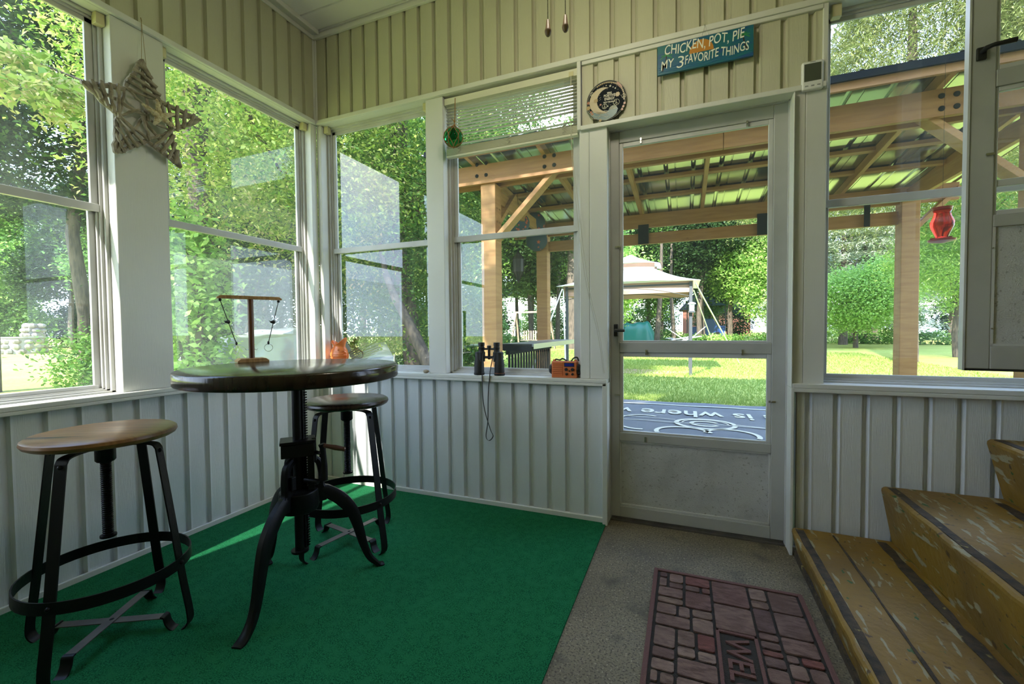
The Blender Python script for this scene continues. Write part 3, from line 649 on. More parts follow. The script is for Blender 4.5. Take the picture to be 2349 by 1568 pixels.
# crank: shaft, arm, wooden grip   (in the vertical plane facing the camera)
yv = Vector((tx, ty, 0))
def Q(px_, py_, d_=0):  # pixel -> point in plane through the column facing the camera, moved d_ towards it
    dd = _f+_r*((px_-1174.5)/F_PX)-_u*((py_-784)/F_PX); c_ = yv+vr*d_; t = (c_-CAM).dot(vr)/dd.dot(vr); return CAM+dd*t
cr_ = MB(); a0 = Q(700, 1100, .02); a1 = Q(730, 1104, .06); cr_.tube([a0, a1], .010, 12); cr_.build('crank_shaft', 'iron', tb, smooth=True)
arm = MB(); arm.tube([Q(742, 1100, .06), Q(744, 1068, .06), Q(741, 1030, .06), Q(737, 1018, .06)], [.017, .012, .010, .012], 12); ao = arm.build('crank_arm', 'iron', tb, smooth=True)
g0 = Q(741, 1021, .062); g1 = Q(792, 1030, .062); ax = (g1-g0)
gr = MB(); gr.tube([g0+ax*t for t in (0, .08, .1, .3, .55, .8, .9, .93, 1)], [.009, .010, .0075, .0085, .0105, .0095, .0085, .010, .007], 16); gr.build('crank_grip', 'brown_handle', tb, smooth=True)
MB().tube([Q(720, 1003, .02), Q(722, 1055, .02)], .008, 10).tube([Q(721, 1035, .02), Q(738, 1040, .05)], .007, 8).build('pawl', 'iron', tb, smooth=True)
MB().box(tx+.02, tx+.045, ty-.07, ty-.05, .42, .47).build('pawl_block', 'iron', tb, bevel=.002)

# T stand with cords and rings
zt0 = ZT; bp = P(578, 829, 'z', zt0); T0 = Vector((bp.x, bp.y, zt0))
tdir = (P(632, 686, 'y', bp.y)-P(520, 676, 'y', bp.y)); td = Vector((.45, .89, 0)).normalized(); tn = Vector((-td.y, td.x, 0))
ts = thing('ring_stand', tuple(T0), 'small wooden T-shaped stand with two corded metal rings on the table', 'stand')
def TB(mb, a0, a1, w_, z0, z1, bev=.012):
    pl = [(a0, z0), (a1, z0), (a1, z0+(z1-z0)*.4), (a1-bev, z1), (a0+bev, z1), (a0, z0+(z1-z0)*.4)]
    mb.prism(pl, lambda u, v_, d_: T0+td*u+tn*d_+Vector((0, 0, v_)), -w_/2, w_/2)
pxm = (T0-CAM).length/F_PX
m_ = MB(); TB(m_, -.060, .060, .085, 0, .016); m_.build('base', 'pine', ts, bevel=.001)
hT = 0
pz = Q(0, 0)
def TZ(py_): # height at the stand for a pixel row
    return P(578, py_, 'y', T0.y).z-zt0
ztop = TZ(686)
m_ = MB(); m_.tube([T0+Vector((0, 0, .013)), T0+Vector((0, 0, ztop))], .0115, 16); m_.build('upright', 'mahog', ts, smooth=True)
m_ = MB(); TB(m_, -.124, .124, .026, ztop, ztop+.014); m_.build('cross_bar', 'pine', ts, bevel=.001)
for sg, bend, lab in ((-1, .055, 0), (1, -.045, 1)):
    a = T0+td*(.112*sg)+Vector((0, 0, ztop-.006)); b = T0+td*((.112*sg)+bend)+tn*(.0)+Vector((0, 0, .082)); mid = (a+b)/2+Vector((0, 0, .0))
    m_ = MB(); m_.tube([a, mid, b], .0017, 8); m_.sphere(a, .0065, 10, 8); m_.sphere(mid, .0085, 10, 8); m_.sphere(mid+td*-.008*1, .006, 8, 6); m_.sphere(b, .006, 10, 8, (.8, .8, 1.4)); m_.tube([mid, mid-td*.016+Vector((0, 0, .004))], .0018, 6)
    m_.build('cord', 'black', ts, smooth=True)
    rc = b+Vector((0, 0, -.022)); rdir = td if sg > 0 else (td*.5+tn*.85).normalized()
    pts = [rc+(rdir*math.cos(q)+Vector((0, 0, math.sin(q))))*.0165 for q in [2*PI*i/28 for i in range(28)]]
    MB().tube(pts, .0011, 6, closed=True).build('ring', 'steel', ts, smooth=True)
    MB().tube([T0+td*(.012*sg), T0+td*(.012*sg)] if 0 else [T0+td*.011*sg+Vector((0, 0, .055)), T0+td*.020*sg+Vector((0, 0, .052)), T0+td*.024*sg+Vector((0, 0, .058))], .0012, 6).build('hook', 'steel', ts, smooth=True)

# driftwood star
sc = Vector((.030, -.978, 2.010))
ds = thing('driftwood_star', tuple(sc), 'driftwood star with a dried starfish hanging on the left wall post', 'wall hanging')
tips = [P(322, 138, 'x', .03), P(187, 188, 'x', .03), P(262, 350, 'x', .03), P(412, 384, 'x', .03), P(457, 275, 'x', .03)]
cen = P(328, 264, 'x', .03); sticks = MB(); rs = random.Random(5)
def stick(a, b, r_, wob=.004):
    a = Vector(a); b = Vector(b); k = 6; pts = []
    for i in range(k+1): pts.append(a.lerp(b, i/k)+Vector((rs.uniform(-wob, wob)*.5, rs.uniform(-wob, wob), rs.uniform(-wob, wob))))
    rr = [r_*rs.uniform(.8, 1.15)*(1 if 0 < i < k else .8) for i in range(k+1)]
    MB().tube(pts, rr, 8).build('driftwood_stick', 'drift', ds, smooth=True)
inner = []
for i in range(5):
    a, b = tips[i]-cen, tips[(i+1) % 5]-cen; inner.append(cen+((a.normalized()+b.normalized()).normalized())*.108)
for i in range(5):
    tp = tips[i]; l_ = inner[i-1]; r2 = inner[i]
    for e in (l_, r2):
        stick(tp+Vector((.004, 0, 0)), e+Vector((rs.uniform(0, .02), 0, 0)), .0105)
    stick(tp+Vector((.010, 0, 0)), cen+Vector((.0, rs.uniform(-.02, .02), rs.uniform(-.02, .02))), .0075)
    for j in range(4):
        t = .20+j*.20; p = l_.lerp(tp, 1-t) if i % 2 else r2.lerp(tp, 1-t); q = (r2 if i % 2 else l_).lerp(tp, 1-min(1, t+.22))
        ex = (p-q).normalized()*.012; stick(p+ex+Vector((.017, 0, 0)), q-ex+Vector((.020, 0, 0)), rs.uniform(.0062, .0090), .0025)
for i in range(5):
    a, b = inner[i], inner[(i+1) % 5]; stick(a+Vector((.012, 0, 0)), b+Vector((.014, 0, 0)), .0065)
    stick(inner[i]+Vector((.02, 0, 0)), cen+(tips[i]-cen)*.12+Vector((.024, 0, 0)), .006)
# starfish: five bumpy arms
sf = MB(); cst = P(365, 268, 'x', .065); armd = [P(313, 236, 'x', .05), P(352, 226, 'x', .05), P(402, 262, 'x', .05), P(396, 296, 'x', .05), P(346, 288, 'x', .05)]
for e in armd:
    e = Vector((cst.x+.006, e.y, e.z)); d_ = e-cst
    if d_.length > .075: e = cst+d_.normalized()*.075
    sf.tube([cst+(e-cst)*t+Vector((.004*math.sin(t*PI), 0, 0)) for t in (0, .25, .5, .75, .95, 1)], [.017, .014, .0105, .008, .006, .003], 10)
    for t in (.2, .35, .5, .65, .8):
        for s_ in (-1, 1):
            pp = cst+(e-cst)*t; sd_ = (e-cst).cross(Vector((1, 0, 0))).normalized(); sf.sphere(pp+sd_*s_*(.013-.009*t)+Vector((.006, 0, 0)), .0028, 6, 4)
sf.sphere(cst, .019, 14, 8, (.7, 1, 1)); sf.build('starfish', 'starfish', ds, smooth=True)
hk = P(323, 48, 'x', .02); MB().tube([tips[0]+Vector((.0, .004, -.01)), hk+Vector((.004, 0, 0))], .0009, 5).tube([tips[0]+Vector((.0, .022, -.012)), hk+Vector((.004, 0, 0))], .0009, 5).tube([hk+Vector((.0, 0, .014)), hk+Vector((.006, 0, -.002))], .0018, 6).build('hanging_string', 'twine', ds)

# glass float in a rope net
fc = P(1040, 315, 'y', -.055); R_ = .052
gf = thing('glass_float', tuple(fc), 'green glass float in a brown rope net hanging at the blind', 'glass float')
mb = MB().sphere(fc, R_, 32, 20); mb.build('glass_ball', 'green_glass', gf, smooth=True)
nt_ = MB(); tpz = fc+Vector((.006, .004, R_+.018))
def onb(th, ph, r_=R_+.002): return fc+Vector((r_*math.cos(ph)*math.cos(th), r_*math.cos(ph)*math.sin(th), r_*math.sin(ph)))
for k in range(6):
    t0 = k*PI/3; ring = []
    for s_ in (-1, 1):
        pts = [onb(t0+s_*(PI/6)*f_, ph) for ph, f_ in ((1.15, 0), (.75, .25), (.35, .6), (.05, .95), (-.2, 1.0), (-.55, .7), (-.9, .35), (-1.25, .1), (-1.45, 0))]
        nt_.tube([tpz]+pts, .0022, 6)
    nt_.sphere(onb(t0, 1.1), .0045, 6, 5); nt_.sphere(onb(t0+PI/6, -.08), .0045, 6, 5)
nt_.sphere(fc-Vector((0, 0, R_+.004)), .006, 8, 6); nt_.tube([tpz, tpz+Vector((.002, .004, .06)), P(1044, 225, 'y', -.03)], .0028, 6); nt_.sphere(tpz+Vector((0, 0, .02)), .006, 8, 6); nt_.sphere(tpz+Vector((0, 0, 0)), .006, 8, 6); nt_.tube([tpz+Vector((0, 0, .02)), tpz+Vector((-.016, -.004, .036))], .002, 5)
nt_.build('rope_net', 'rope', gf, smooth=True)

# window blind in window 4
bl = thing('window_blind', (1.38, .035, 2.35), 'half-raised cream slatted blind in the second back window', 'blind')
bx0, bx1 = .985, 1.772
MB().box(bx0-.008, bx1+.004, .012, .048, 2.335, 2.372).build('head_rail', 'blind', bl, bevel=.002)
nsl = 14; zs_ = [2.322-i*.0178 for i in range(nsl)]
rb = random.Random(2)
for i, z in enumerate(zs_):
    tilt = .03 if i not in (10, 11) else .55
    m_ = MB(); v = []; f = []
    for k in range(9):
        x_ = bx0+(bx1-bx0)*k/8; sag = -.003*math.sin(PI*k/8)*(1 if i < 9 else 2.0)+(-.004*k/8 if i in (10,) else 0)
        for (dy_, dzz) in ((-.0125, -tilt*.0125), (0, .0018), (.0125, tilt*.0125)): v.append((x_, .030+dy_, z+dzz+sag))
    for k in range(8):
        for j in range(2): f.append((k*3+j, (k+1)*3+j, (k+1)*3+j+1, k*3+j+1))
    o_ = m_.add(v, f).build('slat', 'blind', bl, smooth=True); so_ = o_.modifiers.new('thick', 'SOLIDIFY'); so_.thickness = .0009
z = zs_[-1]-.010
for i in range(11):
    MB().box(bx0, bx1, .0175, .0425, z-.0016, z).build('slat', 'blind', bl); z -= .0034
MB().box(bx0, bx1, .016, .044, z-.013, z-.001).build('bottom_rail', 'blind', bl, bevel=.002)
zbr = z
for x_ in (1.075, 1.385, 1.70):
    MB().tube([(x_, .018, 2.335), (x_, .017, zbr)], .0007, 5).tube([(x_+.001, .044, 2.335), (x_+.001, .044, zbr)], .0007, 5).build('ladder_cord', 'cord', bl)
    m_ = MB(); pts = [Vector((x_+.010*math.sin(k*1.7), .013-.002*(k % 2), zs_[-1]-.002-k*.0058)) for k in range(8)]; m_.tube(curve(pts, 4), .0016, 5); m_.build('cord_loop', 'cord', bl, smooth=True)
MB().box(1.728, 1.752, .008, .013, 2.335, 2.358).build('cord_lock', 'cream_plastic', bl)
# pull cord looping down and over to the ledge beside the door
c1 = curve([(1.738, .006, 2.335), P(1310, 330, 'y', -.01), P(1325, 500, 'y', -.012), P(1345, 650, 'y', -.02), P(1372, 770, 'y', -.024), P(1385, 856, 'y', -.022)], 8)
MB().tube(c1, .0011, 6).build('pull_cord', 'cord', bl, smooth=True)
c2 = curve([(1.742, .004, 2.335), P(1312, 330, 'y', -.014), P(1330, 500, 'y', -.016), P(1349, 650, 'y', -.024), P(1376, 770, 'y', -.027), P(1387, 856, 'y', -.025)], 8)
MB().tube(c2, .0011, 6).build('pull_cord', 'cord', bl, smooth=True)

# blind brackets left in the window corners
for (q, lab) in ((Vector((-.045, -1.140, 2.355)), 'small yellowed plastic blind bracket at the leftmost window corner'),
               (Vector((-.045, -.902, 2.355)), 'small yellowed blind bracket at the left corner of the second left window'),
               (Vector((-.045, -.066, 2.358)), 'small yellowed blind bracket left of the room corner'),
               (Vector((.056, .040, 2.358)), 'small yellowed blind bracket right of the room corner'),
               (Vector((.838, .040, 2.358)), 'small yellowed blind bracket at the far side of the first back window'),
               (Vector((2.893, .030, 2.352)), 'small yellowed blind bracket above the right window')):
    b = MB().box(q.x-.017, q.x+.017, q.y-.016, q.y+.016, q.z-.018, HD).build('blind_bracket', 'cream_plastic', bevel=.002); tag(b, lab, 'bracket', 'yellowed blind brackets')

# binoculars
bc = thing('binoculars', (1.253, -.002, SILL), 'black binoculars standing on the ledge with the strap hanging down', 'binoculars')
zb_ = SILL
for sx_, cx_ in ((-1, 1.189), (1, 1.317)):
    yb = .006
    MB().lathe([(.028, zb_), (.031, zb_+.004), (.031, zb_+.012), (.029, zb_+.014), (.0285, zb_+.06), (.025, zb_+.085), (.0225, zb_+.09), (.0225, zb_+.130), (.017, zb_+.134)], (cx_, yb, 0), 28).build('barrel', 'rubber', bc, smooth=True)
    ex_ = cx_-sx_*.016
    MB().lathe([(.0, zb_+.075), (.02, zb_+.078), (.022, zb_+.13), (.017, zb_+.136), (.017, zb_+.150), (.0185, zb_+.152), (.0185, zb_+.160), (.0165, zb_+.162), (.0165, zb_+.168), (.019, zb_+.170), (.0185, zb_+.187), (.012, zb_+.188)], (ex_, yb, 0), 24).build('eyepiece', 'rubber', bc, smooth=True)
MB().tube([(1.215, .006, zb_+.150), (1.291, .006, zb_+.150)], .006, 10).lathe([(.008, .09), (.008, .15), (.012, .152), (.012, .168), (.008, .170)], (1.253, .006, zb_), 16).box(1.21, 1.296, .0, .012, zb_+.095, zb_+.11).build('hinge_bridge', 'rubber', bc, smooth=True)
MB().lathe([(.0315, zb_+.0135), (.0315, zb_+.0155)], (1.317, .006, 0), 28).build('red_band', 'plate_rust', bc)
sp = curve([P(1108, 810, 'y', -.026), P(1106, 850, 'y', -.034), P(1107, 905, 'y', -.035), P(1113, 945, 'y', -.030), P(1125, 985, 'y', -.028), P(1131, 1000, 'y', -.028), P(1122, 1010, 'y', -.028), P(1115, 1000, 'y', -.026), P(1119, 965, 'y', -.022), P(1120, 905, 'y', -.030), P(1124, 855, 'y', -.034), P(1131, 815, 'y', -.026)], 8)
MB().strip(sp, .0095, .0014, (.75, -.66, 0)).build('strap', 'black', bc, smooth=True)

# radio
rx, rz = 1.693, SILL; ra = thing('radio', (rx, .02, rz), 'orange portable radio with black knobs on the ledge beside the door', 'radio')
ry0, ry1 = -.006, .048; u0_, u1_ = 1.628, 1.765
MB().box(u0_, u1_, ry0, ry1, rz, rz+.088).build('case', 'radio_orange', ra, bevel=.004)
m_ = MB()
for k in range(7): m_.box(u0_+.006, u0_+.062, ry0-.0035, ry0, rz+.012+k*.0105, rz+.018+k*.0105)
m_.build('speaker_grille', 'radio_orange', ra, bevel=.001)
MB().box(u0_+.070, u1_-.012, ry0-.0015, ry0, rz+.060, rz+.081).build('tuning_dial', 'black', ra); MB().box(u0_+.074, u1_-.016, ry0-.0022, ry0-.0014, rz+.064, rz+.069).box(u0_+.074, u1_-.016, ry0-.0022, ry0-.0014, rz+.072, rz+.077).build('dial_scale', 'radio_blue', ra)
for (a, b, r_) in ((.082, .046, .0085), (.116, .046, .0085), (.084, .021, .0065), (.116, .021, .0065), (.100, .038, .004)):
    MB().lathe([(r_, -.008), (r_, 0)], (u0_+a, ry0, rz+b), 16, 'y').build('knob', 'black', ra, smooth=True, bevel=.001)
for sx_, cx_ in ((-1, u0_), (1, u1_)):
    MB().lathe([(.030, 0), (.030, .008*sx_), (.022, .018*sx_)], (cx_, .022, rz+.044), 8, 'x').build('end_cap', 'black', ra, bevel=.002)
MB().tube(curve([(u0_+.012, .02, rz+.086), (u0_+.018, .02, rz+.097), (u0_+.04, .02, rz+.094), (u0_+.055, .02, rz+.101), (u0_+.08, .02, rz+.089)], 5), .004, 8).tube(curve([(u1_-.035, .02, rz+.088), (u1_-.02, .02, rz+.105), (u1_-.002, .02, rz+.108), (u1_+.006, .02, rz+.09)], 5), .004, 8).build('carry_strap', 'black', ra, smooth=True)
MB().box(u0_+.004, u0_+.016, .010, .034, rz+.088, rz+.096).box(u1_-.016, u1_-.004, .010, .034, rz+.088, rz+.096).build('strap_lug', 'radio_orange', ra)

# fish vase
fv = P(779, 800, 'y', .045); fx, fy = .118, .042
va = thing('fish_vase', (fx, fy, SILL), 'glazed orange fish-shaped jug on the ledge at the room corner', 'jug')
v = []; f = []; n = 28; prof = [(.040, 0), (.048, .008), (.050, .03), (.060, .06), (.068, .09), (.066, .115), (.055, .140), (.046, .155), (.050, .172), (.060, .188)]
cp = curve([Vector((a, b, 0)) for a, b in prof], 4)
for i, q in enumerate(cp):
    for j in range(n):
        t = 2*PI*j/n; ridge = 1+.05*math.sin(q.y*150+.7*math.cos(t))*(1 if .05 < q.y < .13 else .15); r_ = q.x*ridge
        lip = (.018*math.cos(2*t)+.010*math.cos(t)) if q.y > .155 else 0
        v.append((fx+r_*math.cos(t)*(1.0), fy+r_*.62*math.sin(t), SILL+q.y+lip*(q.y-.155)/.033))
K = len(cp)
for i in range(K-1):
    for j in range(n): f.append((i*n+j, i*n+(j+1) % n, (i+1)*n+(j+1) % n, (i+1)*n+j))
f.append(tuple(reversed(range(n))))
bo = MB().add(v, f).build('body', 'orange_glaze', va, smooth=True, autos=False); mo = bo.modifiers.new('thick', 'SOLIDIFY'); mo.thickness = .004; mo.offset = -1
MB().tube(curve([(fx+.055, fy-.01, SILL+.125), (fx+.078, fy-.014, SILL+.115), (fx+.085, fy-.014, SILL+.09), (fx+.068, fy-.01, SILL+.065), (fx+.05, fy, SILL+.06)], 6), .007, 8).build('tail_handle', 'orange_glaze', va, smooth=True)
m_ = MB()
m_.sphere((fx+.022, fy-.032, SILL+.135), .009, 12, 8); m_.build('eye', 'orange_glaze', va, smooth=True)
for k in range(3):
    z_ = SILL+.118-k*.014; MB().tube([(fx+.062*math.cos(t)*1.03, fy+.040*math.sin(t)*1.03, z_-.016*math.cos((t+PI/2)*1.0)) for t in [(-PI*.95)+PI*.9*i/12 for i in range(13)]], .0035, 6).build('gill_ridge', 'orange_glaze', va, smooth=True)
pb = P(977, 842, 'y', .0); b = MB().sphere((.836, -.006, SILL+.011), .017, 16, 10, (1.15, .8, .66)).build('pebble', 'stone', smooth=True); tag(b, 'small tan pebble on the ledge at the foot of the middle post', 'stone')

# CHICKEN POT PIE sign
q0, q1, q2 = P(1508, 104, 'y', -.03), P(1729, 60, 'y', -.03), P(1508, 174, 'y', -.03); sx0, sx1, sz1, sz0 = q0.x, q1.x, (q0.z+q1.z)/2, q2.z+.0
sg = thing('painted_sign', ((sx0+sx1)/2, -.025, sz0), 'blue hand-painted board with white lettering hung above the door', 'sign')
MB().box(sx0, sx1, -.030, -.018, sz0, sz1).build('board', 'sign_blue', sg, bevel=.0012)
sw, sh = sx1-sx0, sz1-sz0
FN = lambda y_: (lambda u, v_, d_: (u, y_-max(0, d_), v_))
def blob2(cx_, cz_, rx_, rz_, m, y_, t0=0, t1=2*PI, name='painting', n=24):
    return MB().prism([(cx_+rx_*math.cos(t0+(t1-t0)*i/n), cz_+rz_*math.sin(t0+(t1-t0)*i/n)) for i in range(n+(0 if t1-t0 > 6.2 else 1))], lambda u, v_, d_: (u, d_, v_), y_-.0006, y_)
blob2(sx0+.475*sw, sz0+.50*sh, .052, .056, 'x', -.030, 0, PI).build('painted_sun', 'sign_sun', sg)
pm = MB()
for (bx_, bz_, s_) in ((sx0+.10*sw, sz0+.62*sh, 1), (sx0+.90*sw, sz0+.74*sh, -1)):
    for an in (20, 60, 110, 150, 190, 340):
        a = math.radians(an); pts = [Vector((bx_+.034*math.cos(a)*k/4, -.0282, bz_+.024*math.sin(a)*k/4-.010*(k/4)**2)) for k in range(5)]; pm.tube(pts, [.002, .0026, .003, .0026, .001], 6)
    tk = MB(); tk.tube([Vector((bx_+s_*-.018*(k/5)**2, -.0280, bz_-.07*k/5)) for k in range(6)], .0035, 6); tk.build('painted_trunk', 'sign_trunk', sg)
pm.build('painted_palm', 'sign_palm', sg)
wv = MB()
for k in range(3): wv.tube([Vector((sx0+.006+(sw-.012)*i/24, -.0300, sz0+.010+k*.010+.0035*math.sin(i*.9+k))) for i in range(25)], .0012, 5)
wv.build('painted_wave', 'sign_wave', sg)
cxm = (sx0+sx1)/2
def hand(name, body, u0, u1, vz, size, bold=.0003):
    return text_mesh(name, body, 'sign_text', lambda u, v_, d_: (u0+u, -.0308-max(0, d_), vz+v_+.004*math.sin((u0+u)*60)), size, sg, shear=.12, ext=.0008, align='LEFT', width=u1-u0, bold=bold)
hand('lettering', 'CHICKEN, POT, PIE', sx0+.030, sx1-.038, sz0+.085, .062)
hand('lettering', 'MY', sx0+.014, sx0+.072, sz0+.022, .058); hand('lettering', '3', sx0+.080, sx0+.112, sz0+.018, .078, -.0006); hand('lettering', 'FAVORITE THINGS', sx0+.120, sx1-.020, sz0+.026, .056)
hk = P(1617, 58, 'y', -.02); MB().tube([(hk.x-.014, -.024, sz1), (hk.x, -.022, hk.z)], .0007, 5).tube([(hk.x+.014, -.024, sz1), (hk.x, -.022, hk.z)], .0007, 5).tube([(hk.x, -.018, hk.z+.006), (hk.x, -.024, hk.z-.003)], .0014, 5).build('hanging_wire', 'steel', sg)

# round plate leaning on the header
pc = P(1391, 236, 'y', -.012); PR = .100; zp0 = 2.060
tilt_ = .10
pl_ = thing('round_plaque', (pc.x, -.012, zp0), 'round dark plaque with crescent moon and wave leaning above the door corner', 'plaque')
def PP(u, v_, d_): # disc coordinates, leaning back
    return Vector((pc.x+u, -.014+ (v_)*tilt_*.1-d_, zp0+PR+v_))
def disc(cx_, cy_, r_, n=28): return [(cx_+r_*math.cos(2*PI*i/n), cy_+r_*math.sin(2*PI*i/n)) for i in range(n)]
MB().prism(disc(0, 0, PR, 64), PP, -.005, .003).build('disc', 'navy', pl_, bevel=.001)
def inlay(mb, poly, d_=.003, t=.0006): mb.prism(poly, PP, d_, d_+t)
cm = MB(); R1, R2 = .066, .056; c1_ = (-.018, .002); c2_ = (.012, .004); poly = []
for i in range(33): a = math.radians(62+236*i/32); poly.append((c1_[0]+R1*math.cos(a), c1_[1]+R1*math.sin(a)))
e0, e1 = poly[0], poly[-1]; a1_ = math.atan2(e1[1]-c2_[1], e1[0]-c2_[0]) % (2*PI); a0_ = math.atan2(e0[1]-c2_[1], e0[0]-c2_[0])
for i in range(1, 32): a = a1_+(a0_-a1_)*i/32; rr = math.hypot(e1[0]-c2_[0], e1[1]-c2_[1])*(1-i/32)+math.hypot(e0[0]-c2_[0], e0[1]-c2_[1])*i/32; poly.append((c2_[0]+rr*math.cos(a), c2_[1]+rr*math.sin(a)))
inlay(cm, poly); cm.build('crescent_moon', 'plate_cream', pl_)
def ribbon(mb, pts, w_, d_=.0032):
    mb.tube([PP(a, b, d_) for a, b in pts], w_, 5)
rb_ = MB()
for k in range(2): ribbon(rb_, [((.098-.006*k)*math.cos(2*PI*i/48), (.098-.006*k)*math.sin(2*PI*i/48)) for i in range(49)], .0006)
for (a, b, r_) in ((.050, -.018, .015), (.086, .006, .010), (-.008, -.028, .012), (-.072, .045, .009)):
    ribbon(rb_, disc(a, b, r_, 20)+[disc(a, b, r_, 20)[0]], .0011); ribbon(rb_, [(a, b+r_), (a, b-r_)], .0011); ribbon(rb_, [(a, b), (a-r_*.7, b-r_*.7)], .0011); ribbon(rb_, [(a, b), (a+r_*.7, b-r_*.7)], .0011)
for (a, b, s_) in ((.020, .068, .007), (.034, .060, .004), (.045, .052, .005), (.008, -.030, .005), (.03, -.035, .005), (.0, .074, .004)):
    star = [(a+(s_ if i % 2 == 0 else s_*.4)*math.sin(i*PI/5), b+(s_ if i % 2 == 0 else s_*.4)*math.cos(i*PI/5)) for i in range(10)]; inlay(rb_, star)
rdot = random.Random(9)
for i in range(60):
    a = rdot.uniform(0, 2*PI); r_ = rdot.uniform(.0, .092); u, w_ = r_*math.cos(a), r_*math.sin(a)
    if w_ < -.03: continue
    if math.hypot(u-c1_[0], w_-c1_[1]) < R1 and math.hypot(u-c2_[0], w_-c2_[1]) > R2: continue
    if -.02 < u < .055 and -.012 < w_ < .045: continue
    inlay(rb_, disc(u, w_, .0012, 6))
rb_.build('white_figures', 'plate_white', pl_)
for (a, b, r_) in ((-.090, -.022, .012), (.056, .020, .013), (-.052, .008, .012), (-.03, -.094, .008)):
    fl = MB(); inlay(fl, [(a+r_*(1 if k % 2 else .72)*math.cos(k*PI/8), b+r_*(1 if k % 2 else .72)*math.sin(k*PI/8)) for k in range(16)], .0034)
    fl.build('gold_flower', 'plate_gold', pl_)
fl = MB()
for i in range(22): q = math.radians(120+ i*-6); inlay(fl, disc(.088*math.cos(q)-.0, .088*math.sin(q), .004, 6), .003)
fl.build('border_dots', 'plate_gold', pl_)
ru = MB(); inlay(ru, [(.050, .080), (.062, .078), (.078, .055), (.080, .045), (.066, .052), (.054, .066)], .003)
for (a, b, r_) in ((-.090, .004, .007), (-.028, -.016, .005), (.090, -.030, .006), (.084, -.045, .006), (.078, -.058, .006), (-.07, -.055, .006), (-.076, -.045, .006)): inlay(ru, disc(a, b, r_, 10), .0032)
ru.build('rust_leaves', 'plate_rust', pl_)
wv = MB()
wp = [(-.085, -.048), (-.060, -.040), (-.035, -.052), (-.010, -.058), (.012, -.050), (.02, -.036), (.034, -.030), (.05, -.036), (.058, -.05), (.05, -.072), (.03, -.088), (0, -.0975), (-.035, -.09), (-.062, -.076)]
inlay(wv, wp, .003); wv.build('sea', 'plate_teal', pl_)
wc = MB()
for k in range(6): ribbon(wc, [(.034+(.020-.003*k)*math.cos(a), -.052+(.020-.003*k)*math.sin(a)) for a in [math.radians(170-12*i) for i in range(14)]], .0008, .0038)
for k in range(3): ribbon(wc, [(-.078+.09*i/14, -.055-.011*k+.006*math.sin(i*.7+k)) for i in range(15)], .0009, .0038)
wc.build('wave_lines', 'plate_white', pl_)
for (tx_, zz, s_, w_) in (('BRING', .034, .012, .022), ('POSITIVE', .019, .018, .056), ('ENERGY', .003, .018, .050), ('INTO THIS SPACE', -.010, .009, .058)):
    text_mesh('lettering', tx_, 'plate_white', lambda u, v_, d_: PP(.016+u, zz+v_-.003-.05*u, .0034+max(0, d_)), s_, pl_, ext=.0004, width=w_, bold=.0003)

# thermostat display
q0, q1, q2 = P(1839, 145, 'y', -.02), P(1890, 138, 'y', -.02), P(1839, 210, 'y', -.02)
tx0, tx1, tz1, tz0 = q0.x, q1.x, q0.z+.002, q2.z
th = thing('thermometer', ((tx0+tx1)/2, -.012, tz0), 'white digital thermometer with a dark screen mounted beside the right window', 'thermometer')
MB().box(tx0, tx1, -.024, -.001, tz0, tz1).build('case', 'white_plastic', th, bevel=.009, seg=4)
MB().box(tx0+.009, tx1-.010, -.0250, -.0238, tz0+.036, tz1-.013).build('screen', 'lcd', th)
for k in range(3): MB().box(tx0+.012+k*.022, tx0+.024+k*.022, -.0255, -.0235, tz0+.014, tz0+.019).build('button', 'grey_print', th, bevel=.001)
MB().box((tx0+tx1)/2-.010, (tx0+tx1)/2+.010, -.0245, -.0238, tz1-.008, tz1-.0055).build('name_mark', 'grey_print', th)

# ceiling fan with lamp, just above the frame; its two pull chains hang into view
fan = thing('ceiling_fan', (1.92, -.90, TOP), 'ceiling fan above the frame whose two wooden-knobbed pull chains hang into view', 'ceiling fan')
MB().lathe([(.07, TOP), (.065, TOP-.04), (.015, TOP-.06), (.015, TOP-.14), (.09, TOP-.16), (.12, TOP-.20), (.11, TOP-.26), (.05, TOP-.29)], (1.92, -.90, 0), 32).build('motor', 'fan_white', fan, smooth=True)
for k in range(4):
    a = PI/4+k*PI/2; rd = Vector((math.cos(a), math.sin(a), 0)); tg = Vector((-rd.y, rd.x, 0)); c_ = Vector((1.92, -.90, TOP-.22))
    m_ = MB(); m_.add([c_+rd*r_+tg*w_+Vector((0, 0, w_*.15+dz__)) for dz__ in (0, .007) for r_, w_ in ((.14, -.05), (.56, -.065), (.58, 0), (.56, .065), (.14, .05))], [(4, 3, 2, 1, 0), (5, 6, 7, 8, 9), (0, 1, 6, 5), (1, 2, 7, 6), (2, 3, 8, 7), (3, 4, 9, 8), (4, 0, 5, 9)]); m_.build('blade', 'fan_white', fan)
MB().lathe([(.05, TOP-.29), (.11, TOP-.31), (.13, TOP-.36), (.125, TOP-.365), (.10, TOP-.33), (.04, TOP-.31)], (1.92, -.90, 0), 32).build('lamp_shade', 'fan_white', fan, smooth=True)
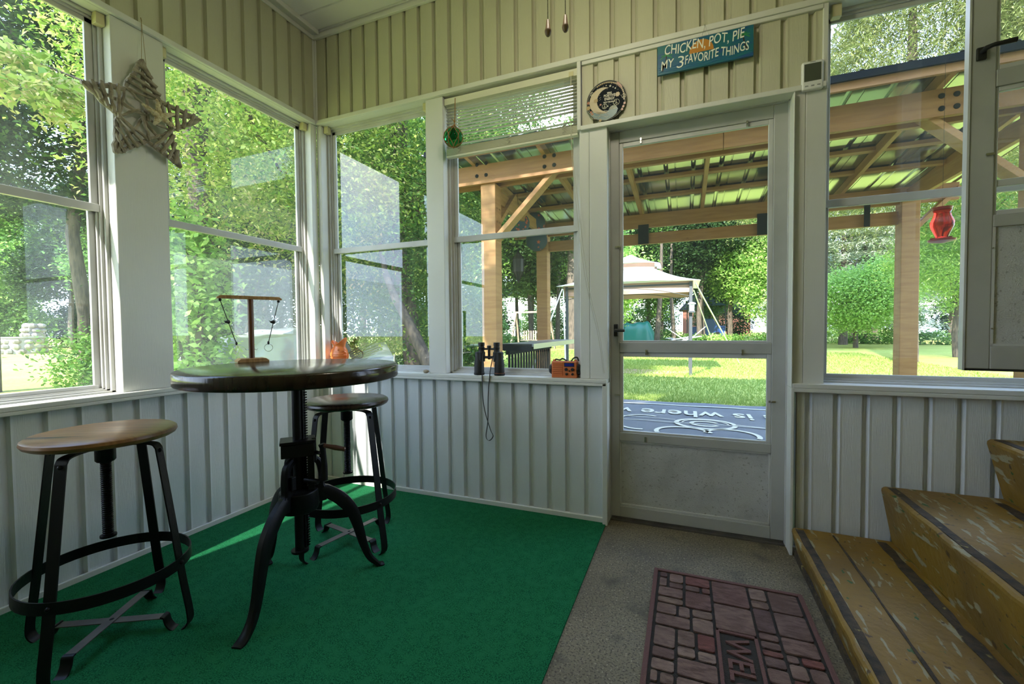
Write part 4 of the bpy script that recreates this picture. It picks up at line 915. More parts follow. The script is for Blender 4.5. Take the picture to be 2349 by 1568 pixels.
for (px_, pyt, pyb) in ((1257, 45, 83), (1297, 34, 73)):
    a = P(px_, pyb, 'y', -.90); b = P(px_, pyt, 'y', -.90); c_ = Vector((a.x, -.9, TOP-.30)); L_ = b.z-a.z
    m_ = MB(); zz = b.z
    k = 0
    m_.tube([(a.x, -.9, b.z), c_], .0008, 5)
    while zz < b.z+.14: m_.sphere((a.x, -.9, zz), .0017, 6, 4); zz += .0046
    pc_ = m_.build('pull_chain', 'brass', fan, smooth=True)
    MB().lathe([(.0028, L_), (.0045, L_*.97), (.0085, L_*.42), (.0100, L_*.38), (.0105, L_*.26), (.0085, L_*.10), (.005, 0)], (a.x, -.9, a.z), 16).build('wooden_knob', 'knob_wood', fan, smooth=True)
ld = bpy.data.lights.new('fan_lamp', 'POINT'); ld.energy = LAMP; ld.color = (1, .90, .70); ld.shadow_soft_size = .11
lo = bpy.data.objects.new('fan_lamp', ld); COL.objects.link(lo); lo.location = (1.92, -.90, TOP-.42)

# ================================================================== OUTSIDE
GZ = -.15
def ground_z(x, y): return GZ
o = MB().add([(-140, -60, GZ), (140, -60, GZ), (140, 160, GZ), (-140, 160, GZ)], [(0, 1, 2, 3)]); tag(o.build('ground', 'lawn'), 'wide mown lawn around the porch', kind='structure')
# porch roof eaves; behind, an unseen tall house block shaped to shade the pergola
o = MB().box(-.45, 9.5, YR-.12, .45, TOP+.13, TOP+.25).box(XR+.12, 9.5, -9, .1, -.15, TOP+.12); tag(o.build('porch_roof', 'siding'), kind='structure')
o = MB().box(.02, 9.5, -11, YR-.13, -.15, 5.6).prism([(-11, 5.6), (YR-.13, 5.6), (YR-.13, 7.3), (-7, 8.3), (-11, 5.6)][:4], lambda u, v, d: (d, u, v), .02, 9.5); tag(o.build('house_shade_block', 'siding'), kind='structure')
# grass blades near the porch
def blades(name, n, x0, x1, y0, y1, h, m, seed, avoid=None):
    r = np.random.default_rng(seed); x = r.uniform(x0, x1, n); y = y0+(y1-y0)*r.uniform(0, 1, n)**1.5
    if avoid is not None: k = avoid(x, y); x, y = x[k], y[k]; n = len(x)
    hh = h*r.uniform(.5, 1.3, n); a = r.uniform(0, 2*PI, n); w = .006+.0012*(y-y0); lx, ly = r.normal(0, .5, n)*hh, r.normal(0, .5, n)*hh
    v = np.empty((n, 3, 3)); v[:, 0] = np.stack([x-w*np.cos(a), y-w*np.sin(a), np.full(n, GZ)], 1); v[:, 1] = np.stack([x+w*np.cos(a), y+w*np.sin(a), np.full(n, GZ)], 1); v[:, 2] = np.stack([x+lx, y+ly, GZ+hh], 1)
    me = bpy.data.meshes.new(name); me.vertices.add(3*n); me.vertices.foreach_set('co', v.reshape(-1)); me.loops.add(3*n); me.loops.foreach_set('vertex_index', np.arange(3*n, dtype=np.int32))
    me.polygons.add(n); me.polygons.foreach_set('loop_start', np.arange(0, 3*n, 3, dtype=np.int32)); me.update(calc_edges=True); me.materials.append(M[m])
    ob_ = bpy.data.objects.new(name, me); COL.objects.link(ob_); return ob_
tag(blades('lawn_grass', 90000, -4, 9, 4.95, 20, .055, 'grass_blade', 3), 'short green grass blades of the back lawn beyond the outdoor mat', kind='stuff')
tag(blades('tall_grass', 9000, -2.6, .1, 2.0, 6.0, .42, 'grass_blade', 5), 'long unmown grass beside the pergola post', kind='stuff')

# outdoor mat with lettering that reads from the lawn side
om = thing('outdoor_mat', (2.4, 3.6, GZ), 'large slate blue outdoor mat with cream lettering under the pergola', 'outdoor mat')
my0, my1, mx0, mx1 = 1.7, 4.88, -.10, 4.95; zt_ = GZ+.012
v = []; f = []; N1, N2 = 40, 24; rm = random.Random(4)
for i in range(N1+1):
    for j in range(N2+1): v.append((mx0+(mx1-mx0)*i/N1, my0+(my1-my0)*j/N2+(.012*math.sin(i*.9) if j == N2 else 0), zt_+.006*math.sin(i*.8+j*.3)*math.sin(j*.7)))
for i in range(N1):
    for j in range(N2): f.append((i*(N2+1)+j, (i+1)*(N2+1)+j, (i+1)*(N2+1)+j+1, i*(N2+1)+j+1))
mo = MB().add(v, f).build('mat_sheet', 'outmat_blue', om, smooth=True); q_ = mo.modifiers.new('thick', 'SOLIDIFY'); q_.thickness = .008
zl_ = zt_+.010
def mline(pts, w_):
    mm = MB(); k = len(pts); v = []; f = []
    for i, (x_, y_) in enumerate(pts):
        a = Vector(pts[max(i-1, 0)]); b = Vector(pts[min(i+1, k-1)]); d_ = (b-a).normalized(); n_x = Vector((-d_.y, d_.x))*w_/2
        v += [(x_+n_x.x, y_+n_x.y, zl_), (x_-n_x.x, y_-n_x.y, zl_)]
    for i in range(k-1): f.append((2*i, 2*i+1, 2*i+3, 2*i+2))
    return mm.add(v, f)
mb = MB()
for yy in (4.55, 3.32):
    q = mline([(mx0+(mx1-mx0)*i/60, yy+.012*math.sin(i*.6)) for i in range(61)], .05 if yy > 4.5 else .018); mb.add(q.v, q.f)
def spiral(cx_, cy_, r_, ry_, w_, a0=0, a1=360, n=40):
    q = mline([(cx_+r_*math.cos(math.radians(a0+(a1-a0)*i/n)), cy_+ry_*math.sin(math.radians(a0+(a1-a0)*i/n))) for i in range(n+1)], w_); mb.add(q.v, q.f)
fx_, fy_ = 2.52, 3.34
spiral(fx_, fy_, .32, .27, .055); spiral(fx_, fy_, .15, .13, .05, 30, 330); spiral(fx_, fy_+.02, .25, .20, .022, 0, 180)
spiral(fx_-.24, fy_-.52, .28, .26, .05, 10, 200); spiral(fx_+.24, fy_-.50, .26, .26, .05, -20, 170); spiral(fx_-.72, fy_-.1, .30, .42, .04, 60, 280); spiral(fx_+1.05, fy_-.2, .40, .4, .03, -70, 120)
q = mline([(fx_+.33+.05*i, fy_+.05-.012*i) for i in range(20)], .018); mb.add(q.v, q.f); q = mline([(fx_-.33-.05*i, fy_+.15+.004*i) for i in range(18)], .016); mb.add(q.v, q.f)
mb.build('swirl_pattern', 'outmat_cream', om)
text_mesh('lettering', 'Home is where we park it', 'outmat_cream', lambda u, v_, d_: (2.10-u, 4.12-v_*2.0, zl_+.001+max(0, d_)), .30, om, ext=.001, width=4.25, bold=.004)

# pergola
pg = thing('pergola', (2.4, 3.4, GZ), 'timber pergola with a sloping metal roof over the outdoor mat', 'pergola')
XL, XRT, YN, YF = .205, 4.83, 2.25, 4.54; PW = .18
for (x_, y_, zt) in ((XL, YN+.12, 2.67), (XL-.06, YF, 2.53), (XRT, YF, 2.53), (XRT, YN+.12, 2.67)):
    pst = MB().box(x_-PW/2, x_+PW/2, y_-PW/2, y_+PW/2, GZ, zt).build('post', 'timber', pg, bevel=.006)
    for zz in (2.35, 2.5):
        for q in (-.04, .04): MB().lathe([(.012, -.004), (.012, 0)], (x_+PW/2, y_+q, zz-.1), 10, 'x').build('bolt', 'bolt', pst)
be = MB().box(-.45, 2.62, YN, YN+.05, 2.67, 2.885).box(2.624, 5.4, YN, YN+.05, 2.67, 2.885).build('near_beam', 'timber_x', pg, bevel=.004)
MB().box(-.45, 5.4, YN+.16, YN+.21, 2.67, 2.885).build('near_beam', 'timber_x', pg, bevel=.004)
for (px_, py_) in ((1094, 378), (1115, 374), (1094, 404), (1115, 401), (1249, 359), (1271, 356), (1249, 382), (1271, 378), (2160, 220), (2195, 215), (2160, 249), (2195, 243)):
    p = P(px_, py_, 'y', YN); MB().lathe([(.020, -.006), (.022, 0)], (p.x, YN-.001, p.z), 12, 'y').build('bolt', 'bolt', be)
MB().box(-.35, 5.3, YF-.03, YF+.02, 2.50, 2.705).build('far_beam', 'timber_x', pg, bevel=.004)
MB().box(XL-.06, XRT, YF+.0, YF+.06, 2.265, 2.425).build('lower_tie_beam', 'timber_x', pg, bevel=.004)
for (pxa, ) in ((1476,), (1751,), (1988,)):
    p = P(pxa, 520, 'y', YF-.03); h = .075 if pxa != 1988 else .03
    MB().box(p.x-h, p.x+h, YF-.045, YF-.031, 2.26, 2.545).build('joint_plate', 'bolt', pg)
slope = (2.885-2.705)/(YF-YN)
def rz_(y_): return 2.885-slope*(y_-YN)
for x_ in (.05, .88, 1.68, 2.52, 3.35, 4.16, 4.98):
    MB().beam((x_, 2.02, rz_(2.02)+.05), (x_, 5.0, rz_(5.0)+.05), .045, .10).build('rafter', 'timber', pg, bevel=.003)
for y_ in (2.85, 3.45, 4.05):
    MB().box(-.4, 5.35, y_-.045, y_+.045, rz_(y_)+.055, rz_(y_)+.095).build('purlin', 'timber_x', pg, bevel=.002)
MB().beam((-.42, 2.03, rz_(2.03)+.05), (5.37, 2.03, rz_(2.03)+.045), .03, .10).beam((-.42, 5.0, rz_(5.0)+.05), (5.37, 5.0, rz_(5.0)+.05), .03, .12).build('fascia', 'timber_x', pg)
MB().box(-.45, 5.4, 1.985, 2.008, rz_(2.0)+.055, rz_(2.0)+.112).build('roof_edge', 'roof_top', pg)
# ribbed metal sheets
v = []; f = []; x_ = -.45; prof = []
while x_ < 5.4:
    prof += [(x_, 0), (x_+.105, 0), (x_+.120, .022), (x_+.140, .022), (x_+.155, 0), (x_+.225, 0), (x_+.229, .006), (x_+.237, .006), (x_+.241, 0)]; x_ += .3
for (a, b) in prof:
    for y_ in (1.99, 5.05): v.append((a, y_, rz_(y_)+.102+b))
f = [(2*i, 2*i+1, 2*i+3, 2*i+2) for i in range(len(prof)-1)]
rf = MB().add(v, f).build('metal_roof', 'roof_metal', pg); q_ = rf.modifiers.new('thick', 'SOLIDIFY'); q_.thickness = .0015
# braces
MB().beam((XL+.05, YN+.105, 2.02), (1.02, YN+.105, 2.76), .05, .14, up=(0, 1, 0)).build('knee_brace', 'timber', pg, bevel=.003)
MB().beam((XRT-.05, YN+.105, 2.05), (4.05, YN+.105, 2.76), .05, .14, up=(0, 1, 0)).build('knee_brace', 'timber', pg, bevel=.003)
MB().beam((XRT+.05, YF, 2.18), (5.3, YF, 2.64), .05, .14, up=(0, 1, 0)).build('knee_brace', 'timber', pg, bevel=.003)
MB().beam((XL, YN+.15, 2.2), (XL, YN+.75, 2.72), .05, .14, up=(1, 0, 0)).build('knee_brace', 'timber', pg, bevel=.003)
MB().beam((XL, YN+.1, 2.60), (XL-.05, YF, 2.60), .05, .16).build('side_beam', 'timber', pg, bevel=.003)
MB().beam((XRT, YN+.1, 2.60), (XRT, YF, 2.60), .05, .16).build('side_beam', 'timber', pg, bevel=.003)

# bar counter with slatted front between the left posts
bcn = thing('bar_counter', (.45, 3.4, GZ), 'outdoor bar counter with a dark slatted side between the left pergola posts', 'counter')
c1_, c2_, c3_ = P(1219, 790, 'z', .845), P(1313, 777, 'z', .845), P(1140, 783, 'z', .845)
ca, cb = Vector((.62, 2.62, 0)), Vector((.62, 4.55, 0)); wdt = .40
MB().box(.22, .625, 2.62, 4.62, .80, .838).build('counter_top', 'counter_top', bcn, bevel=.003)
MB().box(.625, .640, 2.62, 4.62, .775, .838).build('edge_board', 'counter_edge', bcn, bevel=.002)
MB().box(.20, .60, 2.600, 2.62, .755, .835).build('end_board', 'rail_dark', bcn)
sl = MB()
MB().box(.25, .30, 2.66, 4.45, .70, .76).box(.25, .30, 2.66, 4.45, -.08, -.02).build('rail', 'rail_dark', bcn)
for k in range(17): MB().box(.262, .286, 2.70+k*.105, 2.725+k*.105, -.02, .70).build('slat', 'rail_dark', bcn)

# paper star lanterns, fretwork lantern and feeder
lan = []
for (px_, py_, yy, lab) in ((1190, 512, 3.6, 'left one of the two upper blue paper lanterns with red stars'), (1226, 512, 4.2, 'right one of the two upper blue paper lanterns with red stars'), (1231, 551, 4.35, 'lowest blue paper lantern with red stars by the far pergola post')):
    c_ = P(px_, py_, 'y', yy); R2_ = .155 if yy < 4 else .17
    t = thing('paper_lantern', tuple(c_), lab, 'lantern', 'star paper lanterns'); prof = [(max(.01, R2_*math.sin(PI*i/28))*(1+.012*(i % 2)), -R2_*math.cos(PI*i/28)) for i in range(1, 28)]
    MB().lathe(prof, c_, 28).build('shade', 'paper_blue', t, smooth=True, autos=False)
    m_ = MB(); rr = random.Random(int(px_))
    for k in range(30):
        th_, ph = rr.uniform(0, 2*PI), rr.uniform(-1.2, 1.2); nrm = Vector((math.cos(ph)*math.cos(th_), math.cos(ph)*math.sin(th_), math.sin(ph))); a_ = nrm.orthogonal().normalized(); b_ = nrm.cross(a_); s_ = R2_*rr.uniform(.10, .22)
        ctr = c_+nrm*(R2_*1.02); m_.add([ctr]+[ctr+(a_*math.cos(i*PI/5)+b_*math.sin(i*PI/5))*(s_ if i % 2 == 0 else s_*.42)-nrm*(.06*s_) for i in range(10)], [(0, i+1, (i+1) % 10+1) for i in range(10)])
    m_.build('star_print', 'paper_star', t)
    MB().tube([c_+Vector((0, 0, R2_)), (c_.x, c_.y, rz_(c_.y)+.05)], .002, 5).build('hanging_cord', 'black', t)
c_ = P(1189, 608, 'y', 3.3); t = thing('fretwork_lantern', tuple(c_), 'black openwork metal lantern with a pointed top and base under the pergola', 'lantern')
prof = [(.004, -.24), (.012, -.21), (.03, -.17), (.075, -.09), (.078, .08), (.05, .13), (.03, .15), (.012, .18), (.004, .20)]
MB().lathe(prof, c_, 8).build('body', 'black', t)
m_ = MB()
for k in range(8):
    a = k*PI/4; m_.tube([(c_.x+(r_+.003)*math.cos(a), c_.y+(r_+.003)*math.sin(a), c_.z+z) for r_, z in prof], .004, 5)
m_.tube([c_+Vector((0, 0, .2)), (c_.x, c_.y, rz_(3.3)+.05)], .002, 5); m_.build('ribs', 'iron', t)
c_ = P(2161, 520, 'y', .40); t = thing('hummingbird_feeder', tuple(c_), 'red glass hummingbird feeder hanging outside the right window', 'bird feeder')
s_ = (c_-CAM).dot(_f)/F_PX
MB().lathe([(11*s_, -24*s_), (13*s_, -18*s_), (20*s_, 0), (21*s_, 10*s_), (16*s_, 24*s_), (14*s_, 31*s_), (17*s_, 38*s_)], c_, 24).build('bottle', 'red_glass', t, smooth=True)
MB().lathe([(5*s_, -37*s_), (23*s_, -33*s_), (25*s_, -29*s_), (12*s_, -25*s_)], c_, 24).lathe([(15*s_, 36*s_), (18*s_, 44*s_), (5*s_, 46*s_)], c_, 16).build('tray_and_cap', 'red_plastic', t, smooth=True)
for k in range(4): a = k*PI/2+.3; MB().lathe([(3*s_, 0), (5*s_, 3*s_)], c_+Vector((20*s_*math.cos(a), 20*s_*math.sin(a), -29*s_)), 8).build('feeding_port', 'red_plastic', t)
MB().tube([c_+Vector((0, 0, 46*s_)), (c_.x, c_.y, 3.115)], .0006, 5).build('hanging_wire', 'bolt', t)

# canvas gazebo on the lawn
gz = thing('canopy_gazebo', (.95, 9.9, GZ), 'white two-tier canopy gazebo with grey posts and guy straps on the lawn', 'gazebo')
gx0, gx1, gy0, gy1 = -.62, 2.42, 9.0, 11.0; ze = 2.06
gcx, gcy = (gx0+gx1)/2, (gy0+gy1)/2
def tent(x0, x1, y0, y1, z0, cx_, cy_, hx, hy, z1, name, m, sag=.10, val=0):
    N = 10; v = []; f = []
    corners = [(x0, y0), (x1, y0), (x1, y1), (x0, y1)]; tops = [(cx_-hx, cy_-hy), (cx_+hx, cy_-hy), (cx_+hx, cy_+hy), (cx_-hx, cy_+hy)]
    for i in range(4):
        a, b = corners[i], corners[(i+1) % 4]; c, d_ = tops[i], tops[(i+1) % 4]; o_ = len(v)
        for u in range(N+1):
            for w_ in range(N+1):
                s_, t_ = u/N, w_/N; px_ = (a[0]*(1-s_)+b[0]*s_)*(1-t_)+(c[0]*(1-s_)+d_[0]*s_)*t_; py_ = (a[1]*(1-s_)+b[1]*s_)*(1-t_)+(c[1]*(1-s_)+d_[1]*s_)*t_
                v.append((px_, py_, z0+(z1-z0)*t_-sag*math.sin(PI*t_)+ .05*math.sin(PI*s_)*(1-t_)))
        for u in range(N):
            for w_ in range(N): f.append((o_+u*(N+1)+w_, o_+(u+1)*(N+1)+w_, o_+(u+1)*(N+1)+w_+1, o_+u*(N+1)+w_+1))
    ob_ = MB().add(v, f).build(name, m, gz, smooth=True); q_ = ob_.modifiers.new('thick', 'SOLIDIFY'); q_.thickness = .004
tent(gx0-.25, gx1+.22, gy0-.2, gy1+.2, ze+.06, gcx, gcy, .60, .48, 2.56, 'lower_canopy', 'canvas_white', .06)
tent(gcx-.78, gcx+.78, gcy-.62, gcy+.62, 2.66, gcx, gcy, .01, .01, 3.0, 'upper_canopy', 'canvas_white', .03)
for (a, b, c, e) in ((gx0-.1, gx1+.05, gy0, gy0+.004), (gx0-.1, gx1+.05, gy1, gy1+.004), (gx0, gx0+.004, gy0, gy1), (gx1, gx1+.004, gy0, gy1)): MB().box(a, b, c, e, ze-.20, ze+.07).build('valance', 'canvas_tan', gz)
MB().box(gcx-.66, gcx+.66, gcy-.5, gcy-.496, 2.54, 2.70).box(gcx-.66, gcx+.66, gcy+.5, gcy+.504, 2.54, 2.70).build('vent_band', 'canvas_tan', gz)
for x_ in (gx0, gx1):
    for y_ in (gy0, gy1): MB().box(x_-.035, x_+.035, y_-.035, y_+.035, GZ, ze+.05).build('post', 'post_grey', gz, bevel=.003)
for (y_) in (gy0, gy1): MB().tube([(gx0, y_, ze-.3+.12*math.sin(PI*i/12)) if 0 else (gx0+(gx1-gx0)*i/12, y_, ze-.30+.24*math.sin(PI*i/12)) for i in range(13)], .008, 6).box(gx0, gx1, y_-.012, y_+.012, ze-.02, ze+.02).build('arched_rail', 'post_grey', gz, smooth=True)
for (a, b) in ((Vector((gx1+.1, gy0-.1, ze)), P(1697, 790, 'y', 13.0)), (Vector((gx1+.1, gy1+.1, ze)), P(1646, 780, 'y', 17)), (Vector((gx0-.1, gy0-.1, ze)), P(1215, 805, 'y', 7.9)), (Vector((gx0-.1, gy0, ze)), P(1298, 835, 'y', 7.6))):
    b = Vector((b.x, b.y, GZ)) if b.z < 0.3 else b
    b.z = GZ; MB().tube([a, b], .017, 8).build('guy_strap', 'strap_white', gz)
c_ = P(1587, 703, 'y', 8.93); t = thing('bird_feeder', tuple(c_), 'small white lantern-shaped bird feeder on the gazebo post', 'bird feeder')
MB().box(c_.x-.055, c_.x+.055, c_.y-.055, c_.y+.055, c_.z-.10, c_.z+.06).build('feeder_body', 'house_white', t, bevel=.004)
MB().lathe([(.09, .06), (.085, .085), (.02, .11)], c_, 16).build('feeder_roof', 'house_white', t, smooth=True); MB().box(c_.x-.075, c_.x+.075, c_.y-.075, c_.y+.075, c_.z-.14, c_.z-.10).build('feeder_tray', 'post_grey', t)
# bare earth patch in the gazebo
tag(MB().prism([(gcx+1.5*math.cos(q)*(1+.12*math.sin(5*q)), gcy-.35+.55*math.sin(q)*(1+.15*math.cos(4*q))) for q in [2*PI*i/40 for i in range(40)]], lambda u, v_, d_: (u, v_, d_), GZ, GZ+.012).build('bare_earth', 'dirt'), kind='structure')

# junk by the woods: tarp-covered pile, boards, truck, fences
def draped(name, x0, x1, y0, y1, z1, m, label, cat, seed, jag=.06):
    r_ = random.Random(seed); NX, NY = 22, 10; v = []; f = []
    ph = [r_.uniform(0, 6) for _ in range(6)]
    for i in range(NX+1):
        for j in range(NY+1):
            u, w_ = i/NX, j/NY; e = min(1, min(u, 1-u)*5)*min(1, min(w_, 1-w_)*3); h = z1*(e**.45)*(1+jag*math.sin(u*9+ph[0])*math.cos(w_*5+ph[1])+jag*.5*math.sin(u*23+ph[2]))
            v.append((x0+(x1-x0)*u, y0+(y1-y0)*w_, GZ+max(0, h)))
    for i in range(NX):
        for j in range(NY): f.append((i*(NY+1)+j, (i+1)*(NY+1)+j, (i+1)*(NY+1)+j+1, i*(NY+1)+j+1))
    return tag(MB().add(v, f).build(name, m, smooth=True, autos=False), label, cat)
a, b = P(1415, 780, 'y', 32), P(1503, 780, 'y', 32); draped('tarp_covered_pile', a.x, b.x, 32, 34, 1.55, 'tarp_green', 'pile covered by a green tarp at the edge of the far lawn', 'tarp', 3)
a, b = P(1517, 782, 'y', 29), P(1622, 782, 'y', 29)
bp_ = thing('board_pile', (a.x, 29, GZ), 'low pile of pale boards and sheets in front of the woods', 'boards')
draped('x', 0, 0, 0, 0, 0, 'board_grey', '', '', 1); bpy.data.objects.remove(bpy.data.objects['x'])
for k in range(9):
    x_ = a.x+(b.x-a.x)*random.uniform(.05, .8); MB().beam((x_, 29+k*.1, GZ+.05+k*.05), (x_+random.uniform(.8, 1.6), 29.3+k*.1, GZ+.10+random.uniform(0, .45)), .5, .04).build('board', 'board_grey', bp_)
MB().beam((a.x+.3, 28.8, GZ+1.15), (a.x+1.8, 28.8, GZ+.1), .12, .05).beam((b.x-1.1, 28.7, GZ+.3), (b.x-.1, 28.7, GZ+1.2), .12, .05).build('leaning_plank', 'board_grey', bp_)
a, b = P(1585, 745, 'y', 40), P(1665, 745, 'y', 40)
tk_ = thing('pickup_truck', ((a.x+b.x)/2, 41, GZ), 'blue vehicle parked behind the wood line under a blue canopy', 'truck')
MB().prism([(a.x, .35), (a.x, 1.15), (a.x+.8, 1.25), (a.x+1.2, 1.9), (b.x-1.0, 1.9), (b.x-.7, 1.3), (b.x, 1.25), (b.x, .35)], lambda u, v_, d_: (u, d_, GZ+v_), 40.2, 41.9).build('body', 'truck_blue', tk_, bevel=.08)
for x_ in (a.x+.7, b.x-.7): MB().lathe([(.36, 0), (.36, .22)], (x_, 40.1, GZ+.36), 20, 'y').build('wheel', 'black', tk_)
cn_ = thing('blue_canopy', (a.x, 43, GZ), 'blue tarp canopy on poles among the far trees', 'canopy')
MB().prism([(a.x-.4, 3.2), ((a.x+b.x)/2, 4.1), (b.x+.3, 3.2)], lambda u, v_, d_: (u, d_, GZ+v_), 43, 45).build('tarp', 'tarp_blue', cn_)
for x_ in (a.x-.3, b.x+.2): MB().box(x_-.05, x_+.05, 43, 43.1, GZ, GZ+3.2).build('pole', 'post_grey', cn_)
# swing seat
a = P(1222, 762, 'y', 21); s_ = (a-CAM).dot(_f)/F_PX
sw_ = thing('porch_swing', (a.x, a.y, GZ), 'weathered wooden A-frame swing seat under the far trees', 'swing')
for q in (-1.1, 1.1):
    MB().beam((a.x+q, 20.3, GZ), (a.x+q*.9, 21, GZ+2.1), .09, .09).build('frame_leg', 'old_wood', sw_); MB().beam((a.x+q, 21.7, GZ), (a.x+q*.9, 21, GZ+2.1), .09, .09).build('frame_leg', 'old_wood', sw_)
MB().beam((a.x-1.1, 21, GZ+2.1), (a.x+1.1, 21, GZ+2.1), .1, .1).build('top_beam', 'old_wood', sw_)
m_ = MB()
for k in range(5): m_.box(a.x-.65, a.x+.65, 20.7+k*.11, 20.78+k*.11, GZ+.5, GZ+.53)
m_.build('seat', 'old_wood', sw_); m_ = MB()
for k in range(10): m_.box(a.x-.65+k*.14, a.x-.57+k*.14, 21.25, 21.28, GZ+.5, GZ+1.05)
m_.build('backrest', 'old_wood', sw_)
for q in (-.65, .65): MB().tube([(a.x+q, 21, GZ+2.1), (a.x+q, 20.95, GZ+.55)], .012, 5).build('chain', 'steel', sw_)

# stone fire place with chimney, cabin behind, seen through the leftmost window
fa = P(5, 812, 'z', GZ); dist = (fa-CAM)
dl = Vector((dist.x, dist.y, 0)).normalized(); L0 = Vector((dist.x, dist.y, 0)).length
def G(px_, frac=1.0):  # point on the ground below a pixel column, at distance frac*L0
    p = P(px_, 800, 'z', 0); d_ = Vector((p.x-CAM.x, p.y-CAM.y, 0)).normalized(); return Vector((CAM.x, CAM.y, 0))+d_*L0*frac
sfp = thing('stone_barbecue', tuple(G(55)+Vector((0, 0, GZ))), 'round fieldstone barbecue with a square stone chimney on the side lawn', 'barbecue')
c_ = G(55); lw = (G(108)-G(3)).length/2
zb1 = P(55, 774, 'x', c_.x).z
def stones(mb_, seed, cx_, cy_, rad, z0, z1, square=False):
    r_ = random.Random(seed)
    rows = max(3, int((z1-z0)/.28))
    for i in range(rows):
        n = max(6, int(2*PI*rad/.42)); off_ = r_.random()
        for k in range(n):
            q = 2*PI*(k+off_+r_.uniform(-.15, .15))/n; zz = z0+(z1-z0)*(i+.5)/rows
            if square:
                t_ = rad/max(abs(math.cos(q)), abs(math.sin(q)))*.93; x_, y_ = cx_+t_*math.cos(q), cy_+t_*math.sin(q)
            else: x_, y_ = cx_+rad*math.cos(q), cy_+rad*math.sin(q)
            mb_.sphere((x_, y_, zz), .22, 7, 5, (r_.uniform(.8, 1.15), r_.uniform(.8, 1.15), r_.uniform(.6, .85)))
m_ = MB(); stones(m_, 1, c_.x, c_.y, lw-.08, GZ, zb1-.08); m_.build('stone_wall', 'fieldstone', sfp)
MB().lathe([(lw*.96, GZ), (lw*.97, zb1-.03), (lw*1.04, zb1-.02), (lw*1.04, zb1+.05), (.1, zb1+.05)], (c_.x, c_.y, 0), 36).build('stone_cap', 'mortar', sfp)
c2 = G(79, 1.06); cw = (G(98)-G(59)).length/2; zch = P(79, 742, 'x', c2.x).z
m_ = MB(); stones(m_, 2, c2.x, c2.y, cw, zb1, zch, True); m_.box(c2.x-cw*.9, c2.x+cw*.9, c2.y-cw*.9, c2.y+cw*.9, zb1, zch).build('chimney', 'fieldstone', sfp)
cb0, cb1 = G(-60, 1.5), G(14, 1.5); cbz = P(0, 760, 'x', cb0.x).z
cbn = thing('log_cabin', tuple(cb0+Vector((0, 0, GZ))), 'brown log cabin with a green roof at the far left', 'cabin')
dv_ = (cb1-cb0).normalized(); pv_ = Vector((-dv_.y, dv_.x, 0)); Lc = (cb1-cb0).length
if pv_.dot(Vector((CAM.x, CAM.y, 0))-cb0) > 0: pv_ = -pv_
def cf(u, v_, d_): return cb0+dv_*u+pv_*d_+Vector((0, 0, GZ+v_))
hh = P(14, 760, 'x', cb1.x).z-GZ; rh = P(0, 745, 'x', cb1.x).z-GZ
m_ = MB()
for k in range(9): m_.tube([cf(0, hh*(k+.5)/9, 0), cf(Lc, hh*(k+.5)/9, 0)], hh/17, 8)
m_.build('log_wall', 'log_brown', cbn); MB().prism([(-.4, hh), (Lc+.4, hh), (Lc-.9, rh+.5), (.9, rh+.5)], cf, -.5, 3).build('roof', 'roof_green', cbn)
MB().prism([(Lc*.82, hh*.25), (Lc*.94, hh*.25), (Lc*.94, hh*.75), (Lc*.82, hh*.75)], cf, -.3, -.25).build('window', 'window_dark', cbn)

# tarp-covered things outside the windows
a = P(515, 800, 'x', -2.2); b = P(700, 800, 'x', -2.2)
def hump(name, x0, x1, y0, y1, prof, m, label, cat, seed):
    """draped sheet whose top follows prof(u)"""
    NX, NY = 26, 12; r_ = random.Random(seed); p0 = r_.uniform(0, 6); v = []; f = []
    for i in range(NX+1):
        for j in range(NY+1):
            u, w_ = i/NX, j/NY; e = min(1, w_*4, (1-w_)*4)**.5; e2 = min(1, u*9, (1-u)*9)**.5; z = GZ+(prof(w_)-GZ)*e2*(1 if e > .99 else e)+.025*math.sin(w_*31+u*5+p0)*math.sin(u*7)
            v.append((x0+(x1-x0)*u, y0+(y1-y0)*w_, max(GZ, z)))
    for i in range(NX):
        for j in range(NY): f.append((i*(NY+1)+j, (i+1)*(NY+1)+j, (i+1)*(NY+1)+j+1, i*(NY+1)+j+1))
    return tag(MB().add(v, f).build(name, m, smooth=True, autos=False), label, cat)
za = P(535, 762, 'x', -2.6).z; ya = P(528, 800, 'x', -2.6).y; yb = P(690, 800, 'x', -2.6).y+1.5; zm2 = P(600, 770, 'x', -2.6).z; zc2 = P(690, 758, 'x', -2.6).z
hump('covered_machine', -4.3, -2.6, ya, yb, lambda t: za+(zc2+.05-za)*t-.10*math.sin(PI*min(1, t*1.6)), 'tarp_grey', 'bulky object under a grey plastic sheet outside the second left window', 'tarp', 3)
fm = thing('folded_clothes_line', (-1.2, 2.0, GZ), 'silver lattice of metal bars with a sheet outside the first back window', 'metal frame')
p0 = P(800, 815, 'y', 1.9); 
for k in range(7):
    a = P(795+k*3, 812+k*3, 'y', 2.0); b = P(850+k*9, 783+k*4, 'y', 2.9); MB().tube([a, b], .012, 6).build('bar', 'steel', fm)
a = P(797, 805, 'y', 2.3); b = P(885, 790, 'y', 3.0)
MB().add([P(822, 822, 'y', 2.2), P(905, 822, 'y', 2.4), P(884, 784, 'y', 3.2), P(850, 787, 'y', 3.2)], [(0, 1, 2, 3)]).add([P(822, 822, 'y', 2.2), P(905, 822, 'y', 2.4), P(905, 822, 'y', 2.4)-Vector((0, 0, .6)), P(822, 822, 'y', 2.2)-Vector((0, 0, .6))], [(3, 2, 1, 0)]).build('sheet', 'tarp_grey', fm)
